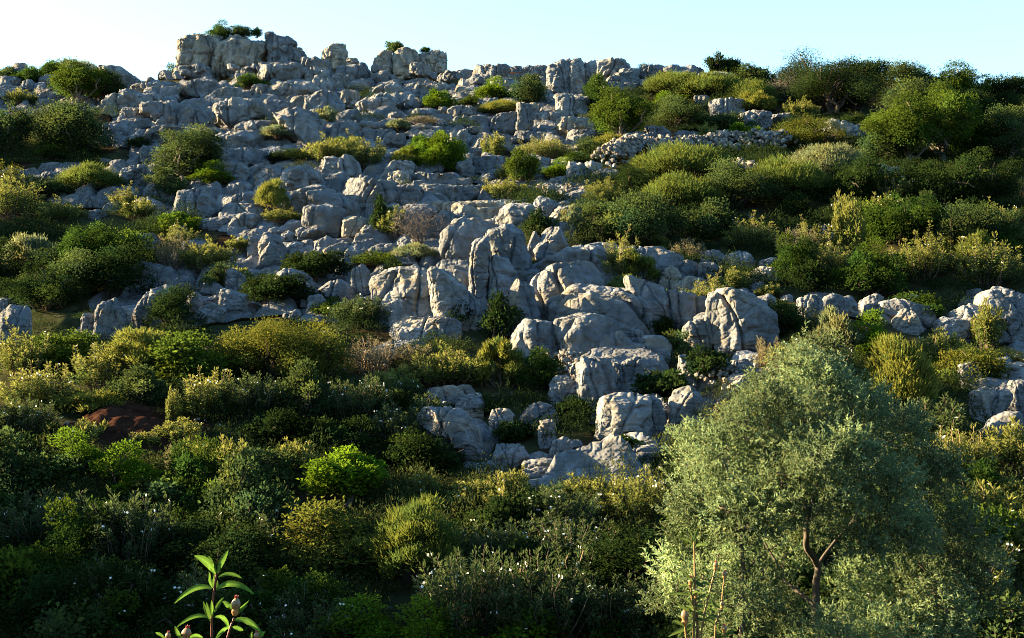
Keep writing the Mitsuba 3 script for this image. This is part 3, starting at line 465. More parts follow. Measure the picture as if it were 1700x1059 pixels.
BARK_GREY, BARK_DARK = [0.16, 0.14, 0.12], [0.07, 0.055, 0.045]
def blob_crown(rng, w, h, count, L, Wd, col, lumps=22, base=0.12, flat=1.0, twig=True, spread=0.25, trunk=0.0, loose=0.0):
    """Rounded crown of many lumps of leaves around limbs that fan out of the foot. Returns (leaves, wood)."""
    cs, count = [], int(count * 2.6)
    zc, hz = (h * (trunk + (1 - trunk) * 0.50), h * (1 - trunk) * 0.5) if trunk > 0 else (h * max(0.16, base), h * 0.84)
    sd = int(rng.integers(1e5))
    if w > 2.2: lumps = int(lumps * (1.9 if w < 4 else 2.6))
    for k in range(lumps):
        o = unit(rng.normal(size=3))
        if trunk == 0: o[2] = abs(o[2])
        o = o * rng.uniform(0.25, 0.95) ** 0.6 * (0.50 + 0.85 * meshkit.noise(o[None] * 1.6 + 5, sd)[0])
        cs.append([o[0] * w / 2, o[1] * w / 2 * flat, zc + o[2] * hz])
    cs = np.array(cs)
    rad = rng.uniform(0.09, 0.22, lumps) * (w * 0.6 + h * 0.4) * (22 / lumps) ** 0.33
    wgt = rad ** 2 / (rad ** 2).sum()
    which = rng.choice(lumps, count, p=wgt)
    dirs = unit(rng.normal(size=(count, 3)) * [1, 1, 1.0] + [0, 0, 0.25])
    # leaf sprays: lumps are uneven, with sprays sticking out
    spray = meshkit.noise(dirs * 2.6 + cs[which] * 3.0, int(rng.integers(1e5)))
    spray2 = meshkit.noise(dirs * 6.5 + cs[which] * 5.0, int(rng.integers(1e5)))
    r = rad[which] * (0.70 + 0.62 * spray2) * (0.45 + 0.75 * rng.uniform(0, 1, count) ** 0.5) * (0.62 + 0.75 * spray + loose * rng.normal(size=count) * 0.2)
    c = cs[which] + dirs * r[:, None] * [1, flat ** 0.5, 0.85]
    c[:, 2] = np.maximum(c[:, 2], 0.03 * h + rng.uniform(0, 0.1, count) * h)
    ld = unit(dirs * 0.8 + rng.normal(size=(count, 3)) * 0.6 + [0, 0, 0.35])
    nn = unit(dirs + rng.normal(size=(count, 3)) * 0.5 + [0, 0, 0.5])
    tone = tones(rng, lumps, col, 0.24, 0.12)[which] * tones(rng, count, [1, 1, 1], spread, 0.08).clip(0, 2)[:, :3]
    young = np.clip((0.5 * spray + 0.5 * spray2 - 0.50) * 4.0, 0, 1)[:, None]
    tone = np.clip(tone * (0.85 + young * [0.65, 0.55, 0.1]), 0.003, 0.6)
    lv = leaf_mesh(c, ld, nn, 1.35 * L * rng.uniform(0.7, 1.3, count), 1.6 * Wd * rng.uniform(0.7, 1.3, count), tone)
    wood = []
    r0 = 0.018 * w + 0.012
    if trunk > 0:
        top = np.array([rng.normal() * 0.06 * w, rng.normal() * 0.06 * w, trunk * h * 1.05])
        wood.append(tube(wiggle([0, 0, -0.3], top, rng, 7, 0.35), np.linspace(r0 * 2.2, r0 * 1.4, 7), BARK_GREY, 7))
    else: top = np.zeros(3)
    for k in rng.permutation(lumps)[: 14 if w > 1.6 else 8]:
        st = top if trunk > 0 else np.array([rng.normal() * 0.06 * w, rng.normal() * 0.06 * w, -0.15])
        p = wiggle(st, cs[k], rng, 6, 0.4)
        wood.append(tube(p, np.linspace(r0, r0 * 0.3, 6), BARK_GREY if trunk else BARK_DARK, 5))
        for j in range(3):
            wood.append(tube(wiggle(p[3 + j % 3], cs[k] + rng.normal(size=3) * rad[k] * 0.7, rng, 4, 0.3), np.linspace(r0 * 0.35, r0 * 0.12, 4), BARK_DARK, 3))
    return lv, join(wood)
def shoot_bush(rng, w, h, shoots, per, L, Wd, col, low=0.35, tipcol=None, lean=0.55, flowers=0.0, petal=0.026, upright=0.6):
    """Rockrose habit: upright leafy shoots from the foot, white flowers near the tips. Returns (leaves, wood, flowers)."""
    lv, wood, fl = [], [], []
    shoots, per, Wd, L = int(shoots * 2.0), int(per * 1.5), Wd * 1.5, L * 1.15
    for k in range(shoots):
        a, u = rng.uniform(0, 2 * np.pi), math.sqrt(rng.uniform(0, 1))
        foot = np.array([math.cos(a), math.sin(a), 0]) * w * 0.22 * u + [0, 0, -0.1]
        hh = h * (1 - 0.45 * u ** 2) * rng.uniform(0.5, 1.0) * (1.25 if rng.uniform() < 0.12 else 1.0)
        tip = np.array([math.cos(a) * w * 0.48 * u + rng.normal() * 0.05 * w, math.sin(a) * w * 0.48 * u + rng.normal() * 0.05 * w, hh])
        p = wiggle(foot, tip, rng, 7, 0.25)
        p[:, :2] = p[:, :2] * 1.0
        r0 = 0.006 + 0.004 * h
        wood.append(tube(p, np.linspace(r0, r0 * 0.4, 7), BARK_DARK if k % 3 else [0.20, 0.15, 0.10], 3))
        t = low + (1 - low) * rng.uniform(0, 1, per) ** 0.75
        c = np.stack([np.interp(t, np.linspace(0, 1, 7), p[:, i]) for i in range(3)], 1)
        ax = unit(p[-1] - p[3])
        side = unit(rng.normal(size=(per, 3)))
        side = unit(side - (side @ ax)[:, None] * ax)
        open_ = np.where(t > 0.93, 0.45, 1.0)[:, None]
        d = unit(side * open_ + ax * upright * (0.6 + 0.9 * t[:, None]) )
        c = c + side * 0.012 + (side * (0.085 * (1.0 - t) + 0.02)[:, None] * w * 0.5)
        base = np.array(col) * np.exp(rng.normal(0, 0.14)) * (1 + 0.12 * rng.normal() * np.array([1, .2, -.5]))
        tip_c = np.array(tipcol if tipcol is not None else col)
        m = np.clip((t - 0.7) / 0.3, 0, 1)[:, None] * 0.8
        lc = (base * (1 - m) + tip_c * m) * np.exp(rng.normal(0, 0.2, (per, 1)))
        lv.append(leaf_mesh(c, d, unit(ax + 0.6 * rng.normal(size=(per, 3))), L * rng.uniform(0.7, 1.25, per), Wd, np.clip(lc, 0.003, 0.6)))
        if rng.uniform() < flowers:
            for q in range(int(rng.integers(1, 3))):
                o = p[-1] + rng.normal(size=3) * [0.05, 0.05, 0.03] + [0, 0, 0.02]
                face = unit(rng.normal(size=3) * 0.6 + [-0.3, -0.7, 0.6])
                e1 = unit(np.cross(face, [0.3, 0.2, 0.9])); e2 = np.cross(face, e1)
                g = np.arange(5) * 2 * np.pi / 5 + rng.uniform(0, 6)
                dd = np.cos(g)[:, None] * e1 + np.sin(g)[:, None] * e2 + face * 0.25
                fl.append(leaf_mesh(np.tile(o, (5, 1)), dd, np.tile(face, (5, 1)), petal, petal * 0.95, np.ones((5, 3)), 0.05))
    return join(lv), join(wood), (join(fl) if fl else None)
def blade_bush(rng, w, h, tufts, per, L, Wd, col, tip=None):
    """Broom or grassy habit: many thin green stems that fan up and out. Returns (stems as leaves, wood)."""
    lv, wood = [], []
    tufts, per, Wd = int(tufts * 1.7), int(per * 1.7), Wd * 1.4
    for k in range(tufts):
        a, u = rng.uniform(0, 2 * np.pi), math.sqrt(rng.uniform(0, 1))
        c0 = np.array([math.cos(a) * u * w * 0.42, math.sin(a) * u * w * 0.42, h * (0.95 - 0.55 * u * u) * rng.uniform(0.55, 1.0)])
        rad = rng.uniform(0.10, 0.2) * w
        dirs = unit(rng.normal(size=(per, 3)) + [0, 0, 0.5])
        c = c0 + dirs * rad * rng.uniform(0.1, 0.95, (per, 1)) * [1, 1, 0.8] - [0, 0, 0.3 * rad]
        c[:, 2] = np.maximum(c[:, 2], 0.02)
        d = unit(dirs * 0.6 + [math.cos(a) * u * 0.5, math.sin(a) * u * 0.5, 1.0] + rng.normal(size=(per, 3)) * 0.35)
        lc = tones(rng, 1, col, 0.15, 0.12) * np.exp(rng.normal(0, 0.22, (per, 1)))
        if tip is not None:
            on = (rng.uniform(size=per) < 0.22)[:, None]
            lc = np.where(on, np.array(tip) * np.exp(rng.normal(0, .2, (per, 1))), lc)
        lv.append(leaf_mesh(c, d, rng.normal(size=(per, 3)), L * rng.uniform(0.6, 1.4, per), Wd, np.clip(lc, 0.003, 0.6)))
        if k % 2 == 0: wood.append(tube(wiggle([c0[0] * 0.2, c0[1] * 0.2, -0.1], c0, rng, 5, 0.3), np.linspace(0.014, 0.005, 5), BARK_DARK, 3))
    return join(lv), join(wood)
def bare_bush(rng, w, h, limbs=26, col=(0.095, 0.085, 0.078)):
    wood, ends = [], []
    for k in range(limbs):
        a, u = rng.uniform(0, 2 * np.pi), rng.uniform(0.2, 1)
        tip = np.array([math.cos(a) * u * w * 0.5, math.sin(a) * u * w * 0.5, h * (1 - 0.5 * u * u) * rng.uniform(0.6, 1)])
        p = wiggle([0, 0, -0.1], tip, rng, 8, 0.6)
        wood.append(tube(p, np.linspace(0.02, 0.006, 8), col, 4))
        for j in range(9):
            s = p[rng.integers(3, 8)]
            e = s + unit(rng.normal(size=3) + unit(tip) * 1.2) * rng.uniform(0.15, 0.35) * h
            pp = wiggle(s, e, rng, 5, 0.5)
            wood.append(tube(pp, np.linspace(0.008, 0.003, 5), col, 3))
            for q in range(3):
                s2 = pp[rng.integers(1, 5)]
                wood.append(tube(wiggle(s2, s2 + unit(rng.normal(size=3) + [0, 0, 0.3]) * rng.uniform(0.06, 0.16) * h, rng, 3, 0.4), np.linspace(0.005, 0.002, 3), col, 3))
    return join(wood)

# kinds: name of the thing, category, describing words, builder (rng, w, h) -> parts
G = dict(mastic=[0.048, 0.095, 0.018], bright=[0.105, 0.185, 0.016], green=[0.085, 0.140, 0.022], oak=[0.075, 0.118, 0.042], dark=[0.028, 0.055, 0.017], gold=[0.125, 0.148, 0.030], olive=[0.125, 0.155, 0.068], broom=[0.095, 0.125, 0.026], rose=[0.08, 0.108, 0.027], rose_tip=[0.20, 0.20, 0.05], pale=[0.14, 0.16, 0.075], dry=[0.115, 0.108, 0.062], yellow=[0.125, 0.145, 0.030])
def K(fn): return fn
KINDS = {
 'mastic': ('mastic_bush', 'bush', 'dense dark green bush', lambda r, w, h, n: blob_crown(r, w, h, int(2600 * n), .055, .026, G['mastic'], 26)),
 'bright': ('mastic_bush', 'bush', 'rounded bright green bush', lambda r, w, h, n: blob_crown(r, w, h, int(2600 * n), .055, .030, G['bright'], 24)),
 'green': ('leafy_bush', 'bush', 'fresh green leafy bush', lambda r, w, h, n: blob_crown(r, w, h, int(2500 * n), .065, .036, G['green'], 20, loose=1)),
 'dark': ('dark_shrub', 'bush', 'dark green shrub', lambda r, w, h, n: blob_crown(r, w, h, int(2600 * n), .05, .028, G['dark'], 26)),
 'oak': ('scrub_oak', 'bush', 'grey green oak scrub', lambda r, w, h, n: blob_crown(r, w, h, int(2300 * n), .055, .034, G['oak'], 22, loose=1)),
 'gold': ('golden_shrub', 'bush', 'golden green shrub', lambda r, w, h, n: blob_crown(r, w, h, int(2400 * n), .05, .022, G['gold'], 30, loose=1)),
 'tree': ('small_oak_tree', 'tree', 'small grey green oak tree', lambda r, w, h, n: blob_crown(r, w, h, int(2500 * n), .06, .036, G['oak'], 24, trunk=0.06, loose=1)),
 'btree': ('small_green_tree', 'tree', 'small bright green tree', lambda r, w, h, n: blob_crown(r, w, h, int(2700 * n), .06, .034, G['green'], 24, trunk=0.16)),
 'lime': ('small_green_tree', 'tree', 'small fresh green tree', lambda r, w, h, n: blob_crown(r, w, h, int(2700 * n), .075, .045, [0.13, 0.23, 0.018], 18, trunk=0.3)),
 'ygreen': ('leafy_bush', 'bush', 'light yellow green bush', lambda r, w, h, n: blob_crown(r, w, h, int(2400 * n), .06, .03, [0.16, 0.19, 0.04], 22, loose=1)),
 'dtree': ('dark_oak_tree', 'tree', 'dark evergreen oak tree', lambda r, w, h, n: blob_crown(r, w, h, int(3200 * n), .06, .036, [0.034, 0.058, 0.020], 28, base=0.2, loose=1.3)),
 'rose': ('rockrose_bush', 'bush', 'olive green rockrose bush', lambda r, w, h, n: shoot_bush(r, w, h, int(30 * n) + 8, 46, .075, .02, G['rose'], .30, G['rose_tip'], flowers=0.03)),
 'rosef': ('rockrose_bush', 'bush', 'flowering rockrose bush', lambda r, w, h, n: shoot_bush(r, w, h, int(30 * n) + 8, 46, .075, .02, G['rose'], .30, G['rose_tip'], flowers=0.22)),
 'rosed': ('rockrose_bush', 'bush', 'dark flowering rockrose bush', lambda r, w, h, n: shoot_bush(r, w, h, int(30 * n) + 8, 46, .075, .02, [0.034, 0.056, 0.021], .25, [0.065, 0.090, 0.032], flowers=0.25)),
 'dry': ('dry_shrub', 'bush', 'dry brownish shrub', lambda r, w, h, n: shoot_bush(r, w, h, int(26 * n) + 8, 30, .06, .016, G['dry'], .35, [0.15, 0.138, 0.07])),
 'broom': ('broom_shrub', 'bush', 'soft olive green broom shrub', lambda r, w, h, n: blade_bush(r, w, h, int(22 * n) + 8, 110, .15, .013, G['broom'])),
 'yellow': ('broom_shrub', 'bush', 'yellowish broom shrub', lambda r, w, h, n: blade_bush(r, w, h, int(22 * n) + 8, 110, .13, .015, G['yellow'], [0.17, 0.16, 0.03])),
 'pale': ('pale_shrub', 'bush', 'pale grey green shrub', lambda r, w, h, n: blade_bush(r, w, h, int(22 * n) + 8, 100, .12, .017, G['pale'])),
 'mat': ('low_cushion', 'bush', 'low flat green cushion plant', lambda r, w, h, n: blob_crown(r, w, h, int(2200 * n), .045, .022, [0.06, 0.10, 0.018], 40, base=0.0)),
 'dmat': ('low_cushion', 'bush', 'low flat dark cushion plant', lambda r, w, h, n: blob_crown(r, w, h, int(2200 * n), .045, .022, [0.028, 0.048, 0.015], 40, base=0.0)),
 'bare': ('bare_bush', 'bush', 'bare grey twiggy bush', None),
 'olive': ('wild_olive', 'tree', 'pale silvery green wild olive', lambda r, w, h, n: blob_crown(r, w, h, int(4200 * n), .05, .019, G['olive'], 34, loose=1)),
}
SIZES = [(0.9, 0.35), (1.7, 1.1), (3.0, 2.7), (5.2, 4.6)]            # width in metres, leaf count factor
PROTO = {}
def prototype(kind, size, aspect):
    """One bush of the kind and size class as parts shared by all its copies."""
    flat = 0 if aspect > 0.62 else 1
    if kind in ('mat', 'dmat'): flat = 1
    key = (kind, size, flat)
    if key not in PROTO:
        w, n = SIZES[size]
        h = w * (0.95 if not flat else 0.5 if kind not in ('mat', 'dmat') else 0.34)
        rng = np.random.default_rng([sum(map(ord, kind)), size, flat])
        parts = []
        if kind == 'bare':
            v, f, c = bare_bush(rng, w, h)
            parts.append(('twigs', mikit.ply((v, f), 'bark', smooth=False, color=c), (v, f)))
        else:
            got = KINDS[kind][3](rng, w, h, n)
            v, f, c = got[0]
            parts.append(('foliage', mikit.ply((v, f), 'leaf', color=c), (v, f)))
            v2, f2, c2 = got[1]
            parts.append(('trunk' if kind in ('tree', 'btree', 'lime') else 'branches', mikit.ply((v2, f2), 'bark', color=c2), (v2, f2)))
            if len(got) > 2 and got[2] is not None:
                parts.append(('flowers', mikit.ply((got[2][0], got[2][1]), 'petal'), None))
        hv = parts[0][2][0]
        lo, hi = np.percentile(hv, 1.0, 0), np.percentile(hv, 99.0, 0)
        hi[2] = np.percentile(hv[:, 2], 99.2 if kind.startswith(('rose', 'dry')) else 98.0)
        group = f"copies_of_{KINDS[kind][0]}_{len(PROTO)}"
        scene[group] = {'type': 'shapegroup', **{a: b for a, b, _ in parts}}
        PROTO[key] = (group, [a for a, b, _ in parts], hi[0] - lo[0], hi[2])
    return PROTO[key]

plant_info, off_count = [], 0
def plant(kind, px, py, wpx, hpx, label=None, depth=None, seed=0, sink=0.0, z=None):
    """A bush whose foot stands on the ground seen at (px, py) of the photograph and that is wpx wide and hpx tall there."""
    d = ground_depth(px, py) if depth is None else depth
    d += 0.18 * wpx * d / F
    w, h = wpx * d / F, hpx * d / F
    size = int(np.argmin([abs(math.log(w / s[0])) for s in SIZES]))
    group, names, pw, ph = prototype(kind, size, h / w)
    rng = np.random.default_rng([seed, abs(int(px)) + 500, abs(int(py))])
    x = (px - CX) / F * d
    zz = float(height(x, d)) if z is None else z
    # the top of the crown keeps its place in the view
    top = (CY - (py - hpx)) / F * d
    hh = top - zz if z is None and depth is None else h
    hh = float(np.clip(hh, 0.75 * h, 1.35 * h)) if z is None else h
    M = T().translate([x, d, zz - 0.04 * hh - sink]).rotate([0, 0, 1], float(rng.uniform(0, 360))).scale([w / pw, w / pw, hh / ph])
    if label == 'OFF':
        global off_count
        off_count += 1
        scene[f'spur_scrub__{off_count:03d}'] = {'type': 'instance', 'to_world': M, 'group': {'type': 'ref', 'id': group}}
        return
    key = numbered(KINDS[kind][0])
    scene[key] = {'type': 'instance', 'to_world': M, 'group': {'type': 'ref', 'id': group}}
    for n in names:
        if n in ('flowers', 'twigs'): tag(f'{key}__{n}', kind='stuff')
    plant_info.append((key, kind, px, py - hpx / 2, wpx, hpx, d, label))
    return key
# bushes and trees that the photograph shows: kind, foot x, foot y, width, height (photograph pixels), label
PLANTS = [
 # upper left
 ('btree', 130, 178, 95, 72, 'bright green tree on the upper left ridge'), ('dtree', 172, 168, 72, 50, None), ('mastic', 85, 135, 60, 30, None), ('pale', 128, 128, 66, 26, 'airy grey shrub on the left skyline'),
 ('mastic', 48, 142, 56, 28, None), ('oak', 15, 118, 40, 14, None), ('tree', 120, 266, 112, 94, 'broad grey green oak tree on the upper left slope'), ('tree', 16, 268, 60, 86, 'oak tree cut by the left edge of the view'),
 ('bright', 92, 268, 60, 38, None), ('rose', 35, 178, 50, 30, None), ('dmat', 236, 250, 56, 20, 'small dark cushion plant in a rock hollow above the round oak tree'),
 ('tree', 312, 305, 112, 88, 'round oak tree standing free on the left of the bare rocks'), ('bright', 350, 316, 64, 48, 'bright green bush at the right foot of the round oak tree'), ('oak', 272, 332, 70, 52, 'oak bush at the left foot of the round oak tree'),
 ('mastic', 415, 148, 54, 22, None), ('pale', 462, 236, 64, 26, None), ('dmat', 495, 276, 100, 26, 'dark flat shrub above the twin blue-grey domes'), ('broom', 150, 322, 92, 46, None), ('yellow', 452, 362, 54, 62, 'upright yellowish bush among the rocks right of the round oak tree'),
 ('rose', 468, 372, 60, 26, None), ('rose', 25, 372, 90, 82, None), ('gold', 12, 330, 60, 60, None), ('bright', 290, 388, 84, 34, 'low bright green bush on the left middle slope'), ('rose', 206, 350, 54, 40, None), ('rosef', 232, 365, 60, 36, None), ('rose', 100, 372, 70, 40, None), ('oak', 70, 330, 80, 34, None),
 ('mastic', 170, 462, 150, 82, 'broad bush with bright green leafy top on the left middle slope'), ('pale', 52, 452, 96, 58, None), ('dark', 78, 520, 130, 90, None), ('dark', 190, 492, 110, 84, None), ('dark', -30, 480, 100, 80, None), ('oak', 120, 500, 120, 80, None),
 ('dark', 282, 548, 78, 72, 'dark round bush beside the tight boulder cluster'), ('dry', 290, 450, 62, 62, None), ('rose', 345, 450, 84, 50, None), ('rose', 300, 412, 60, 40, None), ('oak', 368, 478, 64, 36, None), ('dark', 460, 508, 104, 50, None), ('dark', 522, 470, 96, 50, None), ('rose', 400, 420, 50, 26, None), ('rose', 385, 470, 60, 30, None),
 ('mat', 622, 444, 96, 24, 'flat bright green cushion left of the bare twiggy bush'), ('rosed', 600, 545, 90, 52, None), ('dark', 655, 470, 40, 40, None), ('dmat', 540, 505, 60, 20, None), ('mat', 555, 525, 70, 26, None),
 # upper middle
 ('rose', 548, 280, 84, 52, None), ('rose', 600, 285, 84, 58, None), ('broom', 575, 268, 60, 38, None), ('bright', 716, 288, 108, 62, 'rounded bright green bush in the centre of the rocky slope'), ('yellow', 680, 285, 60, 40, None),
 ('bright', 732, 182, 54, 32, None), ('bright', 815, 172, 60, 42, None), ('oak', 882, 178, 66, 52, 'pale oak bush below the skyline cliff'), ('yellow', 838, 194, 76, 24, None), ('mat', 780, 176, 40, 16, None), ('pale', 660, 220, 36, 20, None), ('dry', 690, 178, 34, 14, None), ('pale', 540, 215, 34, 36, None), ('dry', 700, 212, 70, 14, None),
 ('mastic', 995, 188, 58, 62, 'tall bright bush behind the round-crowned tree'), ('btree', 1030, 240, 104, 88, 'bright green round-crowned tree with a visible trunk near the ridge'), ('oak', 1122, 222, 92, 60, None), ('bright', 1107, 182, 64, 30, None),
 ('broom', 1118, 165, 100, 42, None), ('broom', 1180, 170, 110, 44, None), ('broom', 1245, 176, 80, 38, None), ('dtree', 1203, 130, 56, 34, 'small dark tree standing on the skyline right of the cliff'), ('oak', 1250, 138, 56, 28, None),
 ('oak', 1020, 107, 50, 16, None), ('oak', 1078, 112, 40, 12, None), ('dtree', 1375, 195, 150, 104, 'large dark oak tree on the right skyline'), ('dtree', 1420, 190, 80, 90, 'second dark oak tree on the right skyline, joined to the large one'), ('bare', 1308, 175, 56, 58, 'thin grey leafless bush left of the large dark oak'), ('yellow', 1254, 188, 60, 32, None), ('rose', 1325, 200, 60, 34, None),
 ('tree', 1505, 176, 100, 66, 'grey green oak on the right skyline between two gaps of sky'), ('btree', 1588, 190, 104, 78, 'tall green crown on the right skyline'), ('dtree', 1668, 194, 84, 66, 'low oak crown at the right end of the skyline'), ('btree', 1500, 280, 130, 112, 'large olive green tree at the left of the upper right wood'), ('tree', 1535, 236, 120, 96, None), ('btree', 1572, 272, 110, 128, 'tall olive green tree in the middle of the upper right wood'), ('dtree', 1610, 235, 100, 80, None), ('tree', 1672, 268, 96, 90, 'oak tree cut by the right edge below the skyline'), ('mastic', 1610, 265, 66, 74, None), ('oak', 1462, 272, 80, 64, None), ('dark', 1400, 225, 60, 30, None),
 ('bright', 1240, 245, 76, 36, None), ('gold', 1342, 246, 100, 48, 'bronze green shrub beside the long smooth pale slab'), ('oak', 1205, 218, 66, 28, None), ('rose', 1178, 246, 40, 40, None), ('bright', 926, 302, 58, 38, 'small round bright bush among rocks below the round-crowned tree'), ('btree', 866, 316, 52, 62, 'slim bright green bush in the rock gully below the ridge'),
 ('rose', 840, 336, 76, 38, None), ('dry', 860, 338, 56, 24, 'dry brown bush right above the bedded ledge'), ('rose', 905, 270, 84, 42, None), ('oak', 985, 258, 66, 28, None), ('yellow', 1012, 258, 54, 32, None), ('mastic', 960, 278, 60, 24, None), ('rose', 818, 265, 40, 44, None), ('rose', 850, 300, 50, 30, None),
 # the thicket right of the rocks
 ('broom', 1130, 305, 150, 62, None), ('oak', 1040, 410, 156, 84, 'broad olive green bush on top of the great boulder group'), ('broom', 1130, 360, 130, 66, None), ('oak', 1215, 355, 130, 86, None), ('oak', 1180, 395, 100, 56, None), ('broom', 1300, 340, 130, 72, None), ('pale', 1372, 300, 110, 56, None), ('dark', 1430, 345, 120, 74, None), ('dark', 1550, 345, 140, 74, None), ('dark', 1640, 345, 110, 84, None), ('mastic', 1480, 410, 140, 80, None),
 ('rose', 1000, 340, 60, 44, None), ('oak', 1600, 420, 140, 74, None), ('rosef', 1640, 480, 110, 86, None), ('rosef', 1412, 432, 56, 108, 'tall slender rockrose with pale tips standing above the thicket'), ('rose', 1385, 470, 76, 70, None), ('mastic', 1442, 494, 112, 88, 'dense rounded olive green bush above the right-hand boulders'), ('rose', 1530, 470, 100, 84, None), ('dry', 1322, 440, 70, 62, None), ('rose', 1250, 420, 90, 60, None), ('rose', 1345, 430, 70, 60, None), ('rosef', 1216, 492, 56, 46, 'small leafy rockrose growing between boulders above the big upright boulder'), ('rosef', 1590, 430, 60, 70, None), ('rose', 1660, 400, 60, 60, None), ('rosef', 1480, 350, 70, 60, None),
 ('dark', 1308, 565, 78, 64, None), ('dry', 1142, 432, 62, 36, None), ('rose', 1085, 415, 46, 34, None), ('pale', 1388, 600, 70, 84, None), ('bright', 1452, 608, 80, 88, 'dense bright green bush below the right-hand boulders'), ('yellow', 1490, 705, 120, 140, 'tall yellow green shrub behind the silvery olive'), ('rose', 1560, 612, 70, 64, None), ('gold', 1600, 640, 130, 60, 'low orange-tinged shrub right of the tall yellow green shrub'), ('rosef', 1636, 580, 56, 80, 'rockrose with white flowers in front of the fluted rock ribs'), ('rosed', 1560, 745, 90, 84, None), ('mastic', 1520, 530, 100, 40, None),
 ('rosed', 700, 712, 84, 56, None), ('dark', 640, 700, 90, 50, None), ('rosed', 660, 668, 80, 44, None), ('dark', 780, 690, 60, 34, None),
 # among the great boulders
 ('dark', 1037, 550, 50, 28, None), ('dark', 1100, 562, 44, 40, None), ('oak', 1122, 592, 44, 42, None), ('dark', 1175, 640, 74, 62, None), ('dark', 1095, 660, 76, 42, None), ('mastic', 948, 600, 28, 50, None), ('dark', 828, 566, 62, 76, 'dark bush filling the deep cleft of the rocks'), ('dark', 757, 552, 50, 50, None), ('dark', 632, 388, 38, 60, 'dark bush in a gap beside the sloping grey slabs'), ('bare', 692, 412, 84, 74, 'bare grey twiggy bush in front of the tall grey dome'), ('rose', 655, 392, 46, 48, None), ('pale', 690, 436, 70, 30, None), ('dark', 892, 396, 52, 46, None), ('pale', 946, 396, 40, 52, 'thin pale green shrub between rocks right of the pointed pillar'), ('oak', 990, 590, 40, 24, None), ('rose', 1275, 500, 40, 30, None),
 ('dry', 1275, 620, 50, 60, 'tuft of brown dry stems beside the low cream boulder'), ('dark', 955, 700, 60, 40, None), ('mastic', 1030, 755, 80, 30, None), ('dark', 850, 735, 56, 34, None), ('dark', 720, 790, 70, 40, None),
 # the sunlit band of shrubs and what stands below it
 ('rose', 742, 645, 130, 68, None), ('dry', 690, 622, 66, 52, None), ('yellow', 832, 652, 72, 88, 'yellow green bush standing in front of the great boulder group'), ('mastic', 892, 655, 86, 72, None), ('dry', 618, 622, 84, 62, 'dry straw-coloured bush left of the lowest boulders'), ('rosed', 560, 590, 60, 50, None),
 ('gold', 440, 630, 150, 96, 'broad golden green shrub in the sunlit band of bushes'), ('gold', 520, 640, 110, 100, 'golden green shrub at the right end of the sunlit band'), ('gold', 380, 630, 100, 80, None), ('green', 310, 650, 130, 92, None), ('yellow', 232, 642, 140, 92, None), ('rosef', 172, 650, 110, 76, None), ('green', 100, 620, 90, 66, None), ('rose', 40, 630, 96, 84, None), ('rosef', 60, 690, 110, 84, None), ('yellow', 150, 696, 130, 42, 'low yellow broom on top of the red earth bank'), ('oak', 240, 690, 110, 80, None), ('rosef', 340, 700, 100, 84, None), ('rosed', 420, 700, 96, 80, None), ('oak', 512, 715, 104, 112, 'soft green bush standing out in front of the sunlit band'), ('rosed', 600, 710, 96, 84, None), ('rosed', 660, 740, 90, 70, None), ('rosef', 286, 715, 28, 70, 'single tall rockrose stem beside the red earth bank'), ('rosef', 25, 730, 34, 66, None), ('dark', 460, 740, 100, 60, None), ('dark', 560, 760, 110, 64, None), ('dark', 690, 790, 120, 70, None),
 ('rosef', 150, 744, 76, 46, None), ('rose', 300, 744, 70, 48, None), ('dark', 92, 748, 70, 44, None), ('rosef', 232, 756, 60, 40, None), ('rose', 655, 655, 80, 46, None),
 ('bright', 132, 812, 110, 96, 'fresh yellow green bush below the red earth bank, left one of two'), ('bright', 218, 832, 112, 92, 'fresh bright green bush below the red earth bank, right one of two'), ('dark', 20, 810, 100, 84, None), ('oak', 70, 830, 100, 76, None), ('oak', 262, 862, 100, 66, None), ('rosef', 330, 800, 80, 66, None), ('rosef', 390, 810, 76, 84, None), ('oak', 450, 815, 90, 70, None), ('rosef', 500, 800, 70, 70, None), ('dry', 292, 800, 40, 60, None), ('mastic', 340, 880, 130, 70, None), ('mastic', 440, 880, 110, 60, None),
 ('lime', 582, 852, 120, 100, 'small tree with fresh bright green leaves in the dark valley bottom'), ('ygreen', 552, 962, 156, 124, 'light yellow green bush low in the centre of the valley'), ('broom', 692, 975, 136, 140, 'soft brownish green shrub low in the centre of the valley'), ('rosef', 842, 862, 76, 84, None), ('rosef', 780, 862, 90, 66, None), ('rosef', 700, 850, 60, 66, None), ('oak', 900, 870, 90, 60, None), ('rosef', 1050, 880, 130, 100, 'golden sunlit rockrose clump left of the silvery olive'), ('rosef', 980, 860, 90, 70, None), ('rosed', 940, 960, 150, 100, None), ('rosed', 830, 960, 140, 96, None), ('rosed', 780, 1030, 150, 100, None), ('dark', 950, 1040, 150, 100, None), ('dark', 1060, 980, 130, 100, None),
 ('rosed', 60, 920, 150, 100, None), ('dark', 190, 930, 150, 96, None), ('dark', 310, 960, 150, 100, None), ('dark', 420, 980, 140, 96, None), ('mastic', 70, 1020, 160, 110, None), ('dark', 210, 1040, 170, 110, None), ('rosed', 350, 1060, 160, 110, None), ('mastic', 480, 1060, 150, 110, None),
 ('bright', 610, 1110, 150, 110, 'glossy green bush at the bottom edge, left one of three'), ('bright', 725, 1120, 150, 120, 'glossy green bush at the bottom edge, middle one of three'), ('bright', 880, 1130, 130, 110, 'glossy green bush at the bottom edge, right one of three'), ('mastic', 1010, 1120, 130, 80, None),
 # around the big olive
